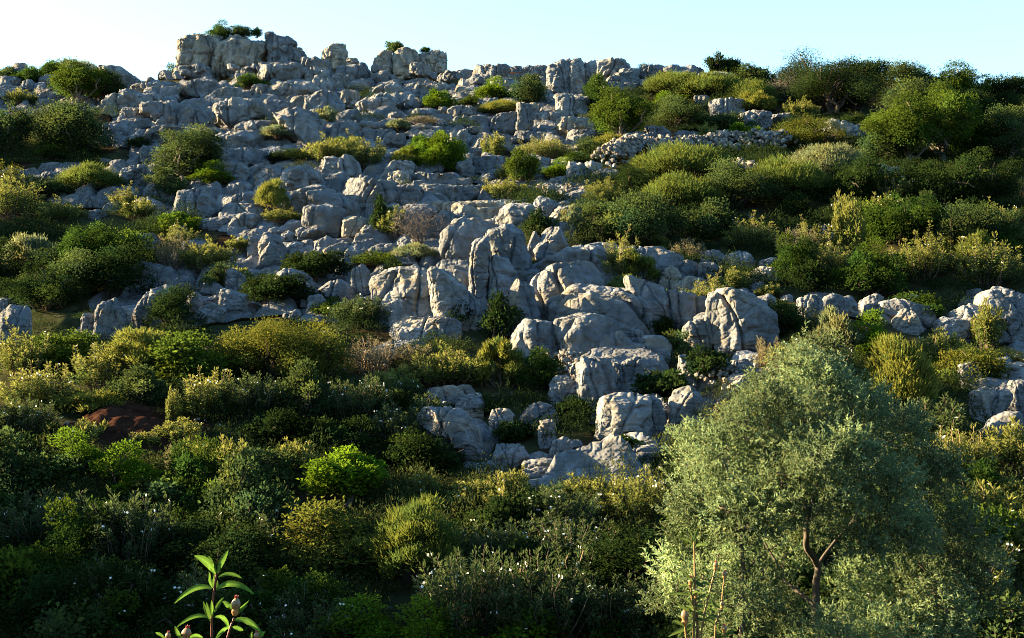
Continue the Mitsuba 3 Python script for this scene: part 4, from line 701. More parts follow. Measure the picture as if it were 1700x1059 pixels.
 ('olive', 1230, 760, 120, 110, 'loose pale green shrub in front of the dark rubble, left of the silvery olive'), ('oak', 1180, 760, 90, 60, None), ('olive', 1330, 690, 140, 130, 'pale silvery olive crown rising behind the big one'), ('rosef', 1600, 800, 110, 90, None), ('rosef', 1680, 780, 90, 80, None), ('rosef', 1640, 900, 110, 100, None), ('rosef', 1690, 970, 120, 130, None), ('rosed', 1600, 1000, 150, 120, None), ('rosed', 1500, 1080, 170, 120, None), ('olive', 1530, 1090, 120, 70, None), ('rosed', 1120, 1060, 150, 100, None), ('dark', 1250, 1090, 160, 110, None), ('dark', 1400, 1100, 170, 110, None), ('rosef', 1690, 860, 70, 70, None), ('rosef', 1650, 1060, 120, 110, None),
]
for i, p in enumerate(PLANTS): plant(*p, seed=i)
# shrubs that crown the towers
for kind, px, py, w, h, d, l in (('mastic', 366, 68, 46, 31, 81.0, 'grey green shrub growing on top of the rock tower, largest one'), ('oak', 400, 62, 34, 18, 81.0, 'thin shrub in the middle of the rock tower top'), ('mastic', 426, 60, 20, 12, 81.2, 'tiny shrub right of the others on the rock tower top'), ('oak', 655, 88, 30, 18, 79.6, 'small shrub growing on top of the squat butte, left one'), ('mastic', 706, 88, 18, 8, 79.6, 'flat dark shrub growing on top of the squat butte, right one'), ('oak', 288, 134, 22, 26, 80.4, 'small dark bush at the left foot of the rock tower')):
    plant(kind, px, py, w, h, l, depth=d, z=(CY - py) / F * (d + .3))
# shrubs beside the view, on the spur to the left and along the slope: they cast the evening shade of the valley
def off_frame():
    rng = np.random.default_rng(5)
    for k in range(18):
        y = rng.uniform(10, 24) if k < 10 else rng.uniform(42, 60); x = -0.42 * y - rng.uniform(1.5, 16)
        d = y; px, w = CX + x / d * F, rng.uniform(1.6, 3.4)
        plant(('tree', 'mastic', 'oak', 'dtree')[k % 4], px, CY - float(height(x, d)) / d * F, w / d * F, w * 0.9 / d * F, 'OFF', depth=d, seed=900 + k, z=float(height(x, d)))
    for k in range(90):
        y = rng.uniform(24, 74); side = -1 if k % 2 else 1
        x = side * (0.43 * y + rng.uniform(0.5, 3 + 0.45 * y)); d = y
        px, w = CX + x / d * F, rng.uniform(1.0, 2.0)
        plant(('rose', 'mastic', 'oak', 'dark', 'green')[k % 5], px, CY - float(height(x, d)) / d * F, w / d * F, w * 0.75 / d * F, 'OFF', depth=d, seed=1500 + k, z=float(height(x, d)))
off_frame()
tag('spur_scrub', 'evergreen scrub growing on the slope beyond both edges of the view', 'scrub', None, 'stuff')
# more of the thicket between the traced bushes of the lower and right-hand slope
BANK = world_zone([(40, 742), (60, 700), (150, 690), (300, 705), (345, 740), (200, 752)])
def thicket():
    rng = np.random.default_rng(21)
    n = 0
    shown = [p for p in plant_info if p[7] and p[3] > 400]
    spots = [(p[2], p[3] + p[5] / 2, p[4]) for p in plant_info]
    for k in range(4000):
        px, py = rng.uniform(-20, 1720), rng.uniform(300, 1150)
        if py < 720 and px < 1010 or 560 <= py < 800 and 690 < px < 1230 or 470 < px < 770 and 760 < py < 1010: continue
        if 1540 < px and 470 < py < 850 or 1290 < px and 490 < py < 640 or 620 < px < 1280 and 640 < py < 850: continue
        if n > 85: break
        d = ground_depth(px, py)
        if BANK.buffer(-0.5).contains(Point((px - CX) / F * d, d)) or any(abs(px - a) < 0.42 * w and abs(py - b) < 26 for a, b, w in spots) or any(abs(px - p[2]) < 0.75 * p[4] and -10 < py - (p[3] + p[5] / 2) < 110 for p in shown): continue
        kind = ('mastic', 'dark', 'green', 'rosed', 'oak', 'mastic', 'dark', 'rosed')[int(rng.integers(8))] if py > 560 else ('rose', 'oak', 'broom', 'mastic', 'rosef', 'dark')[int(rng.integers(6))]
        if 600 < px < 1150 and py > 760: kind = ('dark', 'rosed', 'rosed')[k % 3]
        w = rng.uniform(0.9, 1.6) / d * F
        plant(kind, px, py, w, w * rng.uniform(0.75, 1.05), None, seed=2000 + k)
        spots.append((px, py, w)); n += 1
thicket()

# ---------------------------------------------------------------- undergrowth that nobody could count: grasses, seedlings, low herbs
def veg_patch(seed, n, dark):
    rng = np.random.default_rng(seed)
    r = 0.95 * np.sqrt(rng.uniform(0, 1, n)); a = rng.uniform(0, 6.283, n)
    p = np.stack([r * np.cos(a), r * np.sin(a), rng.uniform(0, 0.34, n) * (1 - 0.6 * r)], 1)
    hmap = meshkit.noise(p * [2.2, 2.2, 0], seed) * 0.42
    p[:, 2] += hmap * (1 - r)
    d = unit(rng.normal(size=(n, 3)) + [0, 0, 0.9])
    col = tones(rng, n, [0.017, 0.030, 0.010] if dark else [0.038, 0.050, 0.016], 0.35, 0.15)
    g = rng.uniform(size=n) < 0.25
    return leaf_mesh(p, d, rng.normal(size=(n, 3)), np.where(g, .17, .075) * rng.uniform(.6, 1.3, n), np.where(g, .01, .026), col)
def near_rock(x, y):
    i = ROCK_TREE.query_ball_point([x, y], 4.0)
    return any(((x - ROCK_XY[k, 0]) / ROCK_R[k, 0]) ** 2 + ((y - ROCK_XY[k, 1]) / ROCK_R[k, 1]) ** 2 < 1.1 for k in i)
ROCK_XY = np.array([[(r[1] - CX) / F * r[5], r[5] + 0.25 * r[3] * r[5] / F] for r in rock_info])
ROCK_R = np.array([[0.5 * r[3] * r[5] / F + 0.3, 0.35 * r[3] * r[5] / F + 0.3] for r in rock_info])
ROCK_TREE = cKDTree(ROCK_XY)
def undergrowth():
    rng = np.random.default_rng(11)
    for k in range(4):
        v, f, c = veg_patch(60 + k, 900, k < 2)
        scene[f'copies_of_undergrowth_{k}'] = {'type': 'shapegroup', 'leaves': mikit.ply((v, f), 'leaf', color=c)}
    zones = [z.buffer(-0.3) for z in ROCK_ZONES]
    n = 0
    for k in range(5400):
        y = 5 + 77 * rng.uniform() ** 0.85; x = rng.uniform(-0.62, 0.62) * y
        rocky = any(z.contains(Point(x, y)) for z in zones)
        if rocky and rng.uniform() > 0.10: continue
        if meshkit.noise(np.array([x / 2.5, y / 2.5, 0]), 4) < 0.30: continue
        if y > 73 and x < 16 or y > 77: continue
        if near_rock(x, y) or (BANK.contains(Point(x, y)) and rng.uniform() < 0.6): continue
        s = rng.uniform(0.55, 1.15) * (0.8 if rocky else 1.0) * (1 + 0.25 * (y > 45))
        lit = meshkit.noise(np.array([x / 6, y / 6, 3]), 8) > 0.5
        M = T().translate([x, y, float(height(x, y)) - 0.03]).rotate([0, 0, 1], float(rng.uniform(0, 360))).scale([s, s, s * rng.uniform(0.6, 1.4)])
        n += 1
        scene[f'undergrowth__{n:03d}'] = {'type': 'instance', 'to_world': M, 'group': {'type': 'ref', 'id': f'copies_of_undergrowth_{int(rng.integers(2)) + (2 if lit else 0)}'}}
    tag('undergrowth', 'low grasses and herbs covering the soil between bushes and rocks', 'undergrowth', None, 'stuff')
# ---------------------------------------------------------------- the red earth bank, rubble and a fallen branch
def earth_bank():
    d = ground_depth(190, 742)
    xs, ys = np.meshgrid(np.linspace(-1, 1, 90), np.linspace(-1, 1, 50), indexing='ij')
    X = (190 - CX) / F * d + xs * 172 / F * d; Y = d + 1.0 + ys * 2.1
    p = np.stack([X, Y, X * 0], -1)
    hump = np.clip(1 - xs ** 2, 0, 1) ** 0.7 * (0.6 + 0.8 * meshkit.noise(p / 1.5, 2)) * np.clip(1 - np.abs(ys) ** 2.2, 0, 1) ** 0.8
    Z = height(X, Y) - 0.25 + hump * (0.5 + 0.35 * (meshkit.fbm(p / 0.9, 3, 4) - 0.5)) + 0.16 * (meshkit.fbm(p / 0.22, 2, 6) - 0.5)
    k = np.arange(X.size).reshape(X.shape)
    q = np.stack([k[:-1, :-1], k[1:, :-1], k[1:, 1:], k[:-1, 1:]], -1).reshape(-1, 4)
    scene['earth_bank'] = mikit.ply((np.stack([X, Y, Z], -1).reshape(-1, 3), q), 'red_earth', smooth=True)
    tag('earth_bank', 'bare dark red earth bank between the bushes', None, None, 'structure')
def red_earth(p, n, uv):
    return mix([0.014, 0.007, 0.005], [0.038, 0.018, 0.012], fbm(p.x * 2.5, p.y * 2.5, p.z * 2.5, 3)) * (0.6 + 0.8 * noise(p.x * 17, p.y * 17, p.z * 17))
scene['red_earth'] = {'type': 'twosided', 'b': {'type': 'diffuse', 'reflectance': mikit.proc(red_earth)}}
earth_bank()

def stone(rng, c, r):
    m = ICO[0]
    v = np.array(m.vertices) * rng.uniform(0.55, 1.0, 3)
    n = unit(rng.normal(size=(5, 3)))
    for a in n: v = v - np.maximum(v @ a - 0.5, 0)[:, None] * a
    R = trimesh.transformations.random_rotation_matrix(rng.uniform(size=3))[:3, :3]
    tone = np.array([0.16, 0.15, 0.135]) * rng.uniform(0.55, 1.4) * (1 + 0.1 * rng.normal() * np.array([1, 0, -.8]))
    return v @ R.T * r + c, np.array(m.faces), np.tile(tone, (len(v), 1))
def rubble(line, spread, heap, count, size, label, seed):
    """A bank of loose stones along a line of photograph points: its stones of one size are too small to tell apart."""
    rng = np.random.default_rng(seed)
    P = np.array([unproject(x, y, ground_depth(x, y)) for x, y in line])[:, :2]
    parts = []
    for k in range(count):
        t = rng.uniform(0, len(P) - 1); i = min(int(t), len(P) - 2)
        o = P[i] + (P[i + 1] - P[i]) * (t - i)
        q = rng.normal(size=2) * spread * [1, 1] * 0.55
        g = max(0, 1 - np.hypot(*q) / (1.6 * spread)) * heap
        r = size * rng.uniform(0.5, 1.5) * (1.5 if rng.uniform() < 0.08 else 1)
        parts.append(stone(rng, np.array([o[0] + q[0], o[1] + q[1], float(height(*(o + q))) + g * rng.uniform(0.75, 1) + 0.1]), r))
    v, f, c = join(parts)
    # the heap's own body under the loose stones
    key = numbered('rubble')
    scene[key] = mikit.ply((v, f), 'stone_chip', color=c)
    tag(key, label, 'rubble', None, 'stuff')
rubble([(1005, 278), (1050, 262), (1120, 258), (1200, 252), (1300, 248)], 0.75, 0.9, 1500, 0.12, 'long bank of small pale loose stones on the upper right slope', 1)
rubble([(1225, 282), (1270, 300), (1330, 312), (1390, 325)], 0.45, 0.35, 420, 0.11, 'strip of loose stones running down between dark bushes at the right', 2)
rubble([(1460, 290), (1520, 305), (1590, 330)], 0.4, 0.35, 320, 0.12, 'loose pale stones on a path edge beside the dark right-hand trees', 3)
rubble([(935, 612), (955, 625)], 0.5, 0.4, 130, 0.075, 'small dark stones spilled in the gully beside the banded upright boulder', 4)
rubble([(1165, 640), (1200, 632), (1235, 640)], 0.55, 0.3, 240, 0.075, 'dark rubble slope behind the low cream boulder', 5)
rubble([(1270, 640), (1300, 645)], 0.4, 0.3, 110, 0.075, 'dark rubble to the right of the low cream boulder', 6)
rubble([(905, 318), (935, 318), (955, 325)], 0.6, 0.3, 170, 0.11, 'small grey stones lying among rocks below the little round bright bush', 7)
rubble([(610, 605), (650, 598), (690, 590)], 0.5, 0.25, 160, 0.08, 'scattered pale stones beside the dry straw-coloured bush', 8)
rubble([(1240, 385), (1300, 400), (1380, 395)], 1.0, 0.2, 200, 0.09, 'scattered stones on red soil below the thicket at the right', 9)

rubble([(70, 735), (190, 725), (320, 735)], 0.9, 0.2, 90, 0.035, 'small stones lying on the red earth bank', 10)
def fallen_branch():
    d = ground_depth(350, 835) - 0.5
    P = lambda a, b, o=0: unproject(a, b, d + o)
    w = [tube(np.array([P(346, 822), P(352, 808, .1), P(366, 801, .1), P(385, 803), P(400, 812, -.1)]), np.linspace(.022, .008, 5), [0.2, 0.175, 0.145], 5),
         tube(np.array([P(352, 808, .1), P(362, 797), P(376, 790, -.1)]), np.linspace(.014, .005, 3), [0.2, 0.175, 0.145], 4),
         tube(np.array([P(366, 801, .1), P(374, 806, .1), P(383, 816)]), np.linspace(.012, .005, 3), [0.2, 0.175, 0.145], 4),
         tube(np.array([P(346, 822), P(342, 840, .1), P(340, 870, .3)]), np.linspace(.022, .026, 3), [0.25, 0.22, 0.19], 5)]
    v, f, c = join(w)
    k = numbered('dead_branch'); scene[k] = mikit.ply((v, f), 'bark', color=c)
    tag(k, 'pale forked dead branch sticking out of dark bushes, lower left', 'branch')
fallen_branch()

# ---------------------------------------------------------------- the big wild olive of the right foreground
def big_olive():
    rng = np.random.default_rng(404)
    D = 15.5
    key = numbered('wild_olive')
    P = lambda a, b, o=0: unproject(a, b, D + o)
    base = np.array([(1350 - CX) / F * D, D, float(height((1350 - CX) / F * D, D)) - 0.2])
    tr = [base, P(1358, 1150), P(1352, 1010, .05), P(1357, 940)]
    limbs = [([P(1357, 940), P(1340, 905, -.2), P(1345, 850, -.3), P(1362, 790, -.3), P(1358, 735, -.3), P(1335, 690, -.3)], .045, .014),
             ([P(1357, 940), P(1385, 900, .2), P(1415, 868, .3), P(1440, 800, .6), P(1470, 740, .9)], .024, .008),
             ([P(1345, 850, -.3), P(1310, 790, -.5), P(1265, 740, -.6), P(1215, 720, -.5)], .026, .009), ([P(1362, 790, -.3), P(1400, 730, -.1), P(1420, 680, .1)], .038, .012),
             ([P(1415, 868, .3), P(1480, 850, .1), P(1540, 830, -.1)], .022, .008), ([P(1358, 735, -.3), P(1380, 690, -.1), P(1370, 650, 0)], .025, .01), ([P(1352, 1010, .05), P(1300, 960, .5), P(1270, 900, .7)], .03, .012)]
    second = [np.array([(1225 - CX) / F * D, D - .5, float(height((1225 - CX) / F * D, D - .5)) - 0.2]), P(1232, 1080, -.5), P(1232, 960, -.6), P(1230, 880, -.7), P(1222, 810, -.6), P(1200, 760, -.5)]
    twigs2 = [([P(1232, 960, -.6), P(1255, 930, -.4), P(1290, 905, -.3)], .02, .008), ([P(1230, 880, -.7), P(1180, 840, -.6), P(1150, 810, -.5)], .022, .009)]
    def smooth_line(p):
        p = np.asarray(p); t = np.linspace(0, len(p) - 1, len(p) * 4)
        q = np.stack([np.interp(t, np.arange(len(p)), p[:, i]) for i in range(3)], 1)
        return q + (meshkit.fbm(q * 3.0, 2, 3)[:, None] - 0.5) * np.array([.12, .12, 0.03])
    def wood(name, items):
        v, f, c = join([tube(smooth_line(p), np.linspace(a, b, len(p) * 4), [0.075, 0.066, 0.056], 8) for p, a, b in items])
        scene[numbered(name, key)] = mikit.ply((v, f), 'bark', smooth=True, color=c)
    wood('trunk', [(tr, .060, .045)]); wood('trunk', [(second, .042, .014)]); wood('branches', limbs + twigs2)
    lumps = [(1200, 755, 75, -.3), (1175, 835, 70, -.6), (1285, 700, 80, -.2), (1350, 640, 70, .2), (1405, 695, 85, .2), (1475, 735, 80, .5), (1530, 795, 72, .6), (1565, 870, 60, .4), (1455, 850, 72, -.6), (1350, 765, 80, .3), (1265, 840, 70, -.9),
             (1145, 895, 46, -.4), (1112, 945, 40, -.3), (1195, 930, 50, .4), (1300, 925, 42, .9), (1430, 965, 66, .6), (1530, 960, 70, .2), (1290, 1010, 60, .6), (1190, 1020, 60, .4), (1480, 1050, 70, -.2), (1580, 930, 60, .6), (1245, 770, 60, .6), (1420, 775, 60, -.8), (1500, 880, 55, -.4), (1330, 860, 46, .8), (1150, 780, 40, .2), (1390, 1040, 46, .9), (1560, 1010, 60, -.1), (1120, 990, 50, 0), (1310, 745, 55, -.7), (1380, 880, 36, 1.0), (1200, 1065, 60, -.3), (1310, 1075, 55, -.5), (1440, 1085, 60, -.6), (1570, 1080, 60, 0), (1620, 985, 46, .3), (1610, 880, 40, .2), (1260, 655, 36, -.1), (1325, 600, 38, .3), (1150, 730, 34, .1), (1140, 850, 30, -.7), (1440, 670, 36, .4), (1500, 700, 34, .5), (1560, 780, 34, .3), (1390, 640, 34, .2), (1230, 700, 40, -.6), (1405, 735, 40, -.9), (1300, 800, 40, -1.0), (1210, 850, 42, -1.0), (1490, 800, 40, -.7), (1520, 900, 40, -.6), (1440, 910, 44, -.9), (1270, 960, 40, -.6), (1350, 690, 40, -.6), (1345, 840, 42, -1.2), (1390, 815, 36, -1.2), (1350, 760, 46, -1.2), (1235, 1000, 44, -1.1), (1238, 880, 40, -1.2), (1370, 1065, 50, -1.0), (1170, 960, 36, -.9), (1640, 940, 36, .2)]
    lumps = [(x, y, r * 0.86, o) for x, y, r, o in lumps]
    lv, tw = [], []
    for x, y, r, o in lumps:
        c0, R = P(x, y, o), r * D / F
        n = int(4700 * (r / 70) ** 2)
        # sprigs: short twigs with leaves in pairs, gathered unevenly in the lump
        m = n // 13
        dirs = unit(rng.normal(size=(m, 3)))
        dens = meshkit.noise(dirs * 2.3 + c0 * 2.0, 77)
        rad = R * (0.25 + 0.72 * rng.uniform(0, 1, m) ** 0.6) * (0.45 + 0.95 * dens) * np.where(rng.uniform(size=m) < 0.06, 1.3, 1.0)
        s0 = c0 + dirs * rad[:, None] * [1.1, 1, 0.9]
        ax = unit(dirs * 0.8 + rng.normal(size=(m, 3)) * 0.5 + [0, 0, 0.55])
        t = np.tile(np.linspace(0.0, 1, 13), m); k = np.repeat(np.arange(m), 13)
        a = ax[k]; side = unit(np.cross(a, rng.normal(size=(len(k), 3))))
        c = s0[k] + a * (t * 0.17)[:, None]
        d = unit(side * 0.9 + a * (0.5 + 0.7 * t)[:, None])
        tone = np.array([0.108, 0.148, 0.066]) * np.exp(rng.normal(0, 0.32)) * np.exp(rng.normal(0, 0.2, (len(k), 1))) * (1 + 0.10 * rng.normal(size=(len(k), 1)) * np.array([1, .2, -.5]))
        tone = np.where(rng.uniform(size=(len(k), 1)) < 0.22, tone * [1.6, 1.55, 1.8], tone)
        lv.append(leaf_mesh(c, d, unit(a + rng.normal(size=a.shape) * 0.6), 0.056 * rng.uniform(0.7, 1.3, len(k)), 0.020, np.clip(tone, .01, .6)))
        for j in range(5):
            e = s0[rng.integers(m)]
            tw.append(tube(wiggle(c0 + rng.normal(size=3) * R * .15, e, rng, 5, .4), np.linspace(.012, .004, 5), [0.10, 0.085, 0.07], 4))
    v, f, c = join(lv); scene[f'{key}__foliage'] = mikit.ply((v, f), 'leaf', color=c)
    v, f, c = join(tw); scene[f'{key}__twigs'] = mikit.ply((v, f), 'bark', color=c)
    tag(f'{key}__twigs', kind='stuff')
    tag(key, 'big silvery wild olive tree with forked trunks, right foreground', 'tree')
    plant_info.append((key, 'olive', 1355, 830, 500, 460, D, 'big silvery wild olive tree with forked trunks, right foreground'))
big_olive()

# ---------------------------------------------------------------- the rockrose sprigs close to the viewer
scene['sprig_leaf'] = {'type': 'principledthin', 'base_color': {'type': 'mesh_attribute', 'name': 'vertex_color'}, 'roughness': 0.28, 'diff_trans': 0.9, 'eta': 1.5}
scene['sprig_stem'] = {'type': 'twosided', 'b': {'type': 'principled', 'base_color': {'type': 'mesh_attribute', 'name': 'vertex_color'}, 'roughness': 0.45}}
def blade(p0, pm, p1, w, tilt, col, rng):
    """A lance-shaped leaf along a bent midrib, its two halves folded up a little."""
    n = 15
    t = np.linspace(0, 1, n)[:, None]
    mid = 2 * pm - 0.5 * (p0 + p1)
    c = (1 - t) ** 2 * p0 + 2 * t * (1 - t) * mid + t ** 2 * p1
    tg = unit(np.gradient(c, axis=0))
    view = unit(np.array([[math.sin(tilt), -math.cos(tilt), 0.5]]))
    s = unit(np.cross(tg, view)); up = np.cross(s, tg)
    up = np.where(up[:, 2:] < 0, -up, up)
    prof = (np.sin(np.pi * np.clip(t * 0.93 + 0.05, 0, 1)) ** 0.75) * w / 2
    rows = [c - s * prof + up * prof * 0.35, c - s * prof * .5 + up * prof * 0.10, c, c + s * prof * .5 + up * prof * 0.10, c + s * prof + up * prof * 0.35]
    v = np.stack(rows, 1).reshape(-1, 3)
    i, j = np.meshgrid(np.arange(n - 1), np.arange(4), indexing='ij')
    q = np.stack([i * 5 + j, i * 5 + j + 1, (i + 1) * 5 + j + 1, (i + 1) * 5 + j], -1).reshape(-1, 4)
    f = np.vstack([q[:, [0, 1, 2]], q[:, [0, 2, 3]]])
    cc = np.tile(col, (n * 5, 1)) * (0.85 + 0.3 * rng.uniform(size=(n * 5, 1)))
    cc[2::5] *= 1.5
    return v, f, cc
def capsule(c, w, h, rng, lean):
    """A ripening seed capsule: round ribbed body in a pale sleeve, with a small red crown."""
    parts = []
    th = np.linspace(0, 2 * np.pi, 21)[:-1]
    z = np.linspace(0, 1, 13)
    prof = np.interp(z, [0, .1, .22, .34, .42, .62, .82, .93, 1], [.12, .36, .44, .36, .42, .56, .42, .2, .02]) * w
    ring = np.stack([np.cos(th), np.sin(th)], 1)
    rib = 1 + 0.06 * np.cos(5 * th)
    v = np.concatenate([np.stack([ring[:, 0] * r * rib, ring[:, 1] * r * rib, np.full(20, (zz - .5) * h)], 1) for r, zz in zip(prof, z)])
    i, j = np.meshgrid(np.arange(12), np.arange(20), indexing='ij')
    q = np.stack([i * 20 + j, i * 20 + (j + 1) % 20, (i + 1) * 20 + (j + 1) % 20, (i + 1) * 20 + j], -1).reshape(-1, 4)
    f = np.vstack([q[:, [0, 1, 2]], q[:, [0, 2, 3]]])
    col = np.where(np.repeat(z, 20)[:, None] < 0.36, [0.30, 0.14, 0.04], [0.17, 0.105, 0.045]) * rng.uniform(.85, 1.15, (260, 1))
    parts.append((v, f, col))
    crown = []
    for k in range(6):
        a = k * np.pi / 3
        e = np.array([math.cos(a) * .16 * w, math.sin(a) * .16 * w, .5 * h])
        crown.append(tube(np.array([[0, 0, .44 * h], e * [1, 1, 1], e * [1.3, 1.3, 1] + [0, 0, .09 * h]]), np.array([.10, .10, .03]) * w, [0.30, 0.025, 0.02], 5))
    R = trimesh.transformations.rotation_matrix(lean, [0, 1, 0])[:3, :3]
    put = lambda m: (m[0] @ R.T + c, m[1], m[2])
    return put(parts[0]), put(join(crown))
def sprig(view, scale, D, stems, leaves, caps, label, seed, col, more=0):
    rng = np.random.default_rng(seed)
    key = numbered('rockrose_sprig')
    x0, y0 = view
    P = lambda a, b, o=0.0: unproject(x0 + a / scale, y0 + b / scale, D + o)
    u = D / F / scale                                              # metres per enlarged pixel
    for line, r0, r1, c0 in stems:
        p = np.array([P(*q) for q in line]); n = len(p)
        foot = p[0].copy(); foot[2] = float(height(foot[0], foot[1])) - 0.05
        foot[0] += 0.05 * rng.normal()
        t = np.linspace(0, n - 1, n * 5)
        pl = np.stack([np.interp(t, np.arange(n), p[:, i]) for i in range(3)], 1)
        pl = np.vstack([np.linspace(foot, p[0], 8)[:-1], pl])
        rr = np.concatenate([np.linspace(r0 * 1.6, r0, 7), np.linspace(r0, r1, n * 5)]) * u
        v, f, c = tube(pl, rr, c0, 8)
        c = c * (0.8 + 0.4 * rng.uniform(size=(len(c), 1)))
        scene[numbered('stem', key)] = mikit.ply((v, f), 'sprig_stem', smooth=True, color=c)
    for k in range(more):                                          # thin leaves in pairs up the stems
        line = stems[int(rng.integers(len(stems)))][0]; t = rng.uniform(1, len(line) - 1); i = min(int(t), len(line) - 2)
        o = np.array(line[i]) + (np.array(line[i + 1]) - line[i]) * (t - i)
        e = o + rng.choice([-1, 1]) * np.array([rng.uniform(50, 130), 0]) + [0, rng.uniform(-70, 50)]
        leaves = leaves + [(tuple(o), tuple((o + e) / 2 - [0, rng.uniform(5, 25)]), tuple(e), rng.uniform(20, 32))]
    for (a, m, b, w) in leaves:
        o = rng.uniform(-1, 1) * 0.02
        v, f, c = blade(P(*a), P(*m, o * 0.6), P(*b, o), w * u, rng.uniform(-.5, .5), np.array(col) * rng.uniform(.8, 1.25), rng)
        scene[numbered('leaf', key)] = mikit.ply((v, f), 'sprig_leaf', smooth=True, color=c)
    for (a, b, w, h, lean) in caps:
        body, crown = capsule(P(a, b), w * u, h * u, rng, lean)
        k = numbered('seed_capsule', key)
        scene[k] = mikit.ply((body[0], body[1]), 'sprig_stem', smooth=True, color=body[2])
        scene[f'{k}__crown'] = mikit.ply((crown[0], crown[1]), 'sprig_stem', smooth=True, color=crown[2])
        tag(f'{k}__crown', 'small dark red crown')
    tag(key, label, 'plant')
RED, TAN = [0.09, 0.022, 0.015], [0.14, 0.09, 0.03]
sprig((260, 890), 6.265, 1.75,
      [([(572, 1300), (570, 930), (580, 760), (588, 620), (605, 520), (622, 400)], 13, 10, RED), ([(725, 1300), (735, 1059), (770, 940), (808, 850)], 13, 10, RED), ([(300, 1300), (300, 1090)], 13, 12, TAN), ([(110, 1300), (118, 1080)], 10, 9, RED), ([(1030, 1300), (1040, 1080)], 10, 9, TAN)],
      [((612, 395), (520, 275), (393, 207), 80), ((622, 388), (580, 300), (540, 208), 42), ((634, 388), (680, 270), (742, 153), 56), ((585, 545), (555, 460), (550, 378), 34), ((598, 560), (596, 480), (605, 395), 28), ((622, 570), (636, 520), (632, 460), 26), ((640, 435), (760, 398), (885, 440), 42),
       ((570, 552), (400, 548), (186, 702), 62), ((620, 560), (800, 500), (1012, 604), 66), ((560, 890), (515, 790), (484, 683), 40), ((572, 880), (545, 770), (515, 690), 30), ((582, 870), (578, 770), (572, 672), 34), ((600, 800), (645, 715), (698, 642), 38), ((555, 860), (400, 838), (210, 950), 42), ((600, 850), (700, 862), (752, 980), 48),
       ((800, 780), (740, 715), (686, 684), 54), ((830, 830), (890, 765), (948, 722), 28), ((845, 770), (910, 725), (958, 675), 22), ((800, 880), (960, 895), (1110, 1045), 64), ((760, 960), (690, 985), (610, 1080), 44), ((780, 950), (850, 965), (900, 985), 50), ((262, 1075), (215, 1010), (193, 940), 42), ((95, 1100), (45, 1040), (-10, 1005), 40), ((320, 1090), (400, 1040), (480, 1060), 40), ((1050, 1090), (1100, 1020), (1130, 1000), 36), ((1000, 1090), (985, 1040), (1000, 985), 30)],
      [(822, 735, 88, 200, .08), (306, 1030, 92, 170, .2), (118, 1052, 56, 110, .05), (1045, 1050, 64, 110, -.1)],
      'glossy green rockrose sprig with red stems and seed capsules, left foreground', 7, [0.075, 0.150, 0.022])
sprig((1080, 860), 5.32, 2.3,
      [([(385, 1300), (380, 1059), (385, 800), (392, 500), (385, 210)], 12, 8, TAN), ([(320, 1300), (315, 1059), (300, 920)], 10, 8, TAN), ([(430, 1300), (425, 1000), (370, 760), (352, 600)], 10, 7, TAN), ([(440, 1300), (450, 1000), (480, 820), (530, 620), (572, 450)], 10, 7, TAN), ([(560, 1300), (575, 940), (625, 790), (650, 530)], 9, 6, TAN), ([(400, 1300), (415, 900), (395, 700)], 9, 7, RED), ([(650, 1300), (655, 1100), (652, 1010)], 8, 7, TAN)],
      [((405, 965), (290, 985), (155, 1050), 46), ((380, 980), (300, 1010), (235, 1075), 40), ((375, 245), (320, 200), (248, 182), 30), ((395, 250), (450, 235), (530, 230), 30), ((390, 560), (330, 520), (290, 470), 30), ((395, 560), (430, 590), (480, 610), 34), ((350, 690), (250, 670), (140, 680), 28), ((400, 720), (470, 690), (530, 660), 30), ((480, 790), (520, 800), (530, 870), 28), ((500, 770), (600, 780), (690, 830), 30), ((300, 960), (230, 920), (190, 930), 34), ((460, 900), (560, 930), (600, 1010), 30), ((380, 830), (300, 800), (230, 750), 30), ((640, 680), (700, 650), (740, 655), 34), ((620, 800), (560, 760), (540, 720), 26), ((388, 230), (395, 160), (420, 90), 26), ((385, 230), (370, 160), (340, 110), 26), ((655, 1060), (720, 1000), (760, 1000), 30)],
      [(303, 880, 66, 150, 0), (355, 570, 46, 100, .1), (395, 670, 42, 100, -.1), (574, 425, 42, 80, .1), (655, 505, 40, 76, 0), (652, 985, 46, 80, 0), (632, 770, 34, 76, 0)],
      'tall tangled rockrose stems with tan seed capsules, right foreground in shade', 8, [0.055, 0.085, 0.022], 30)
undergrowth()
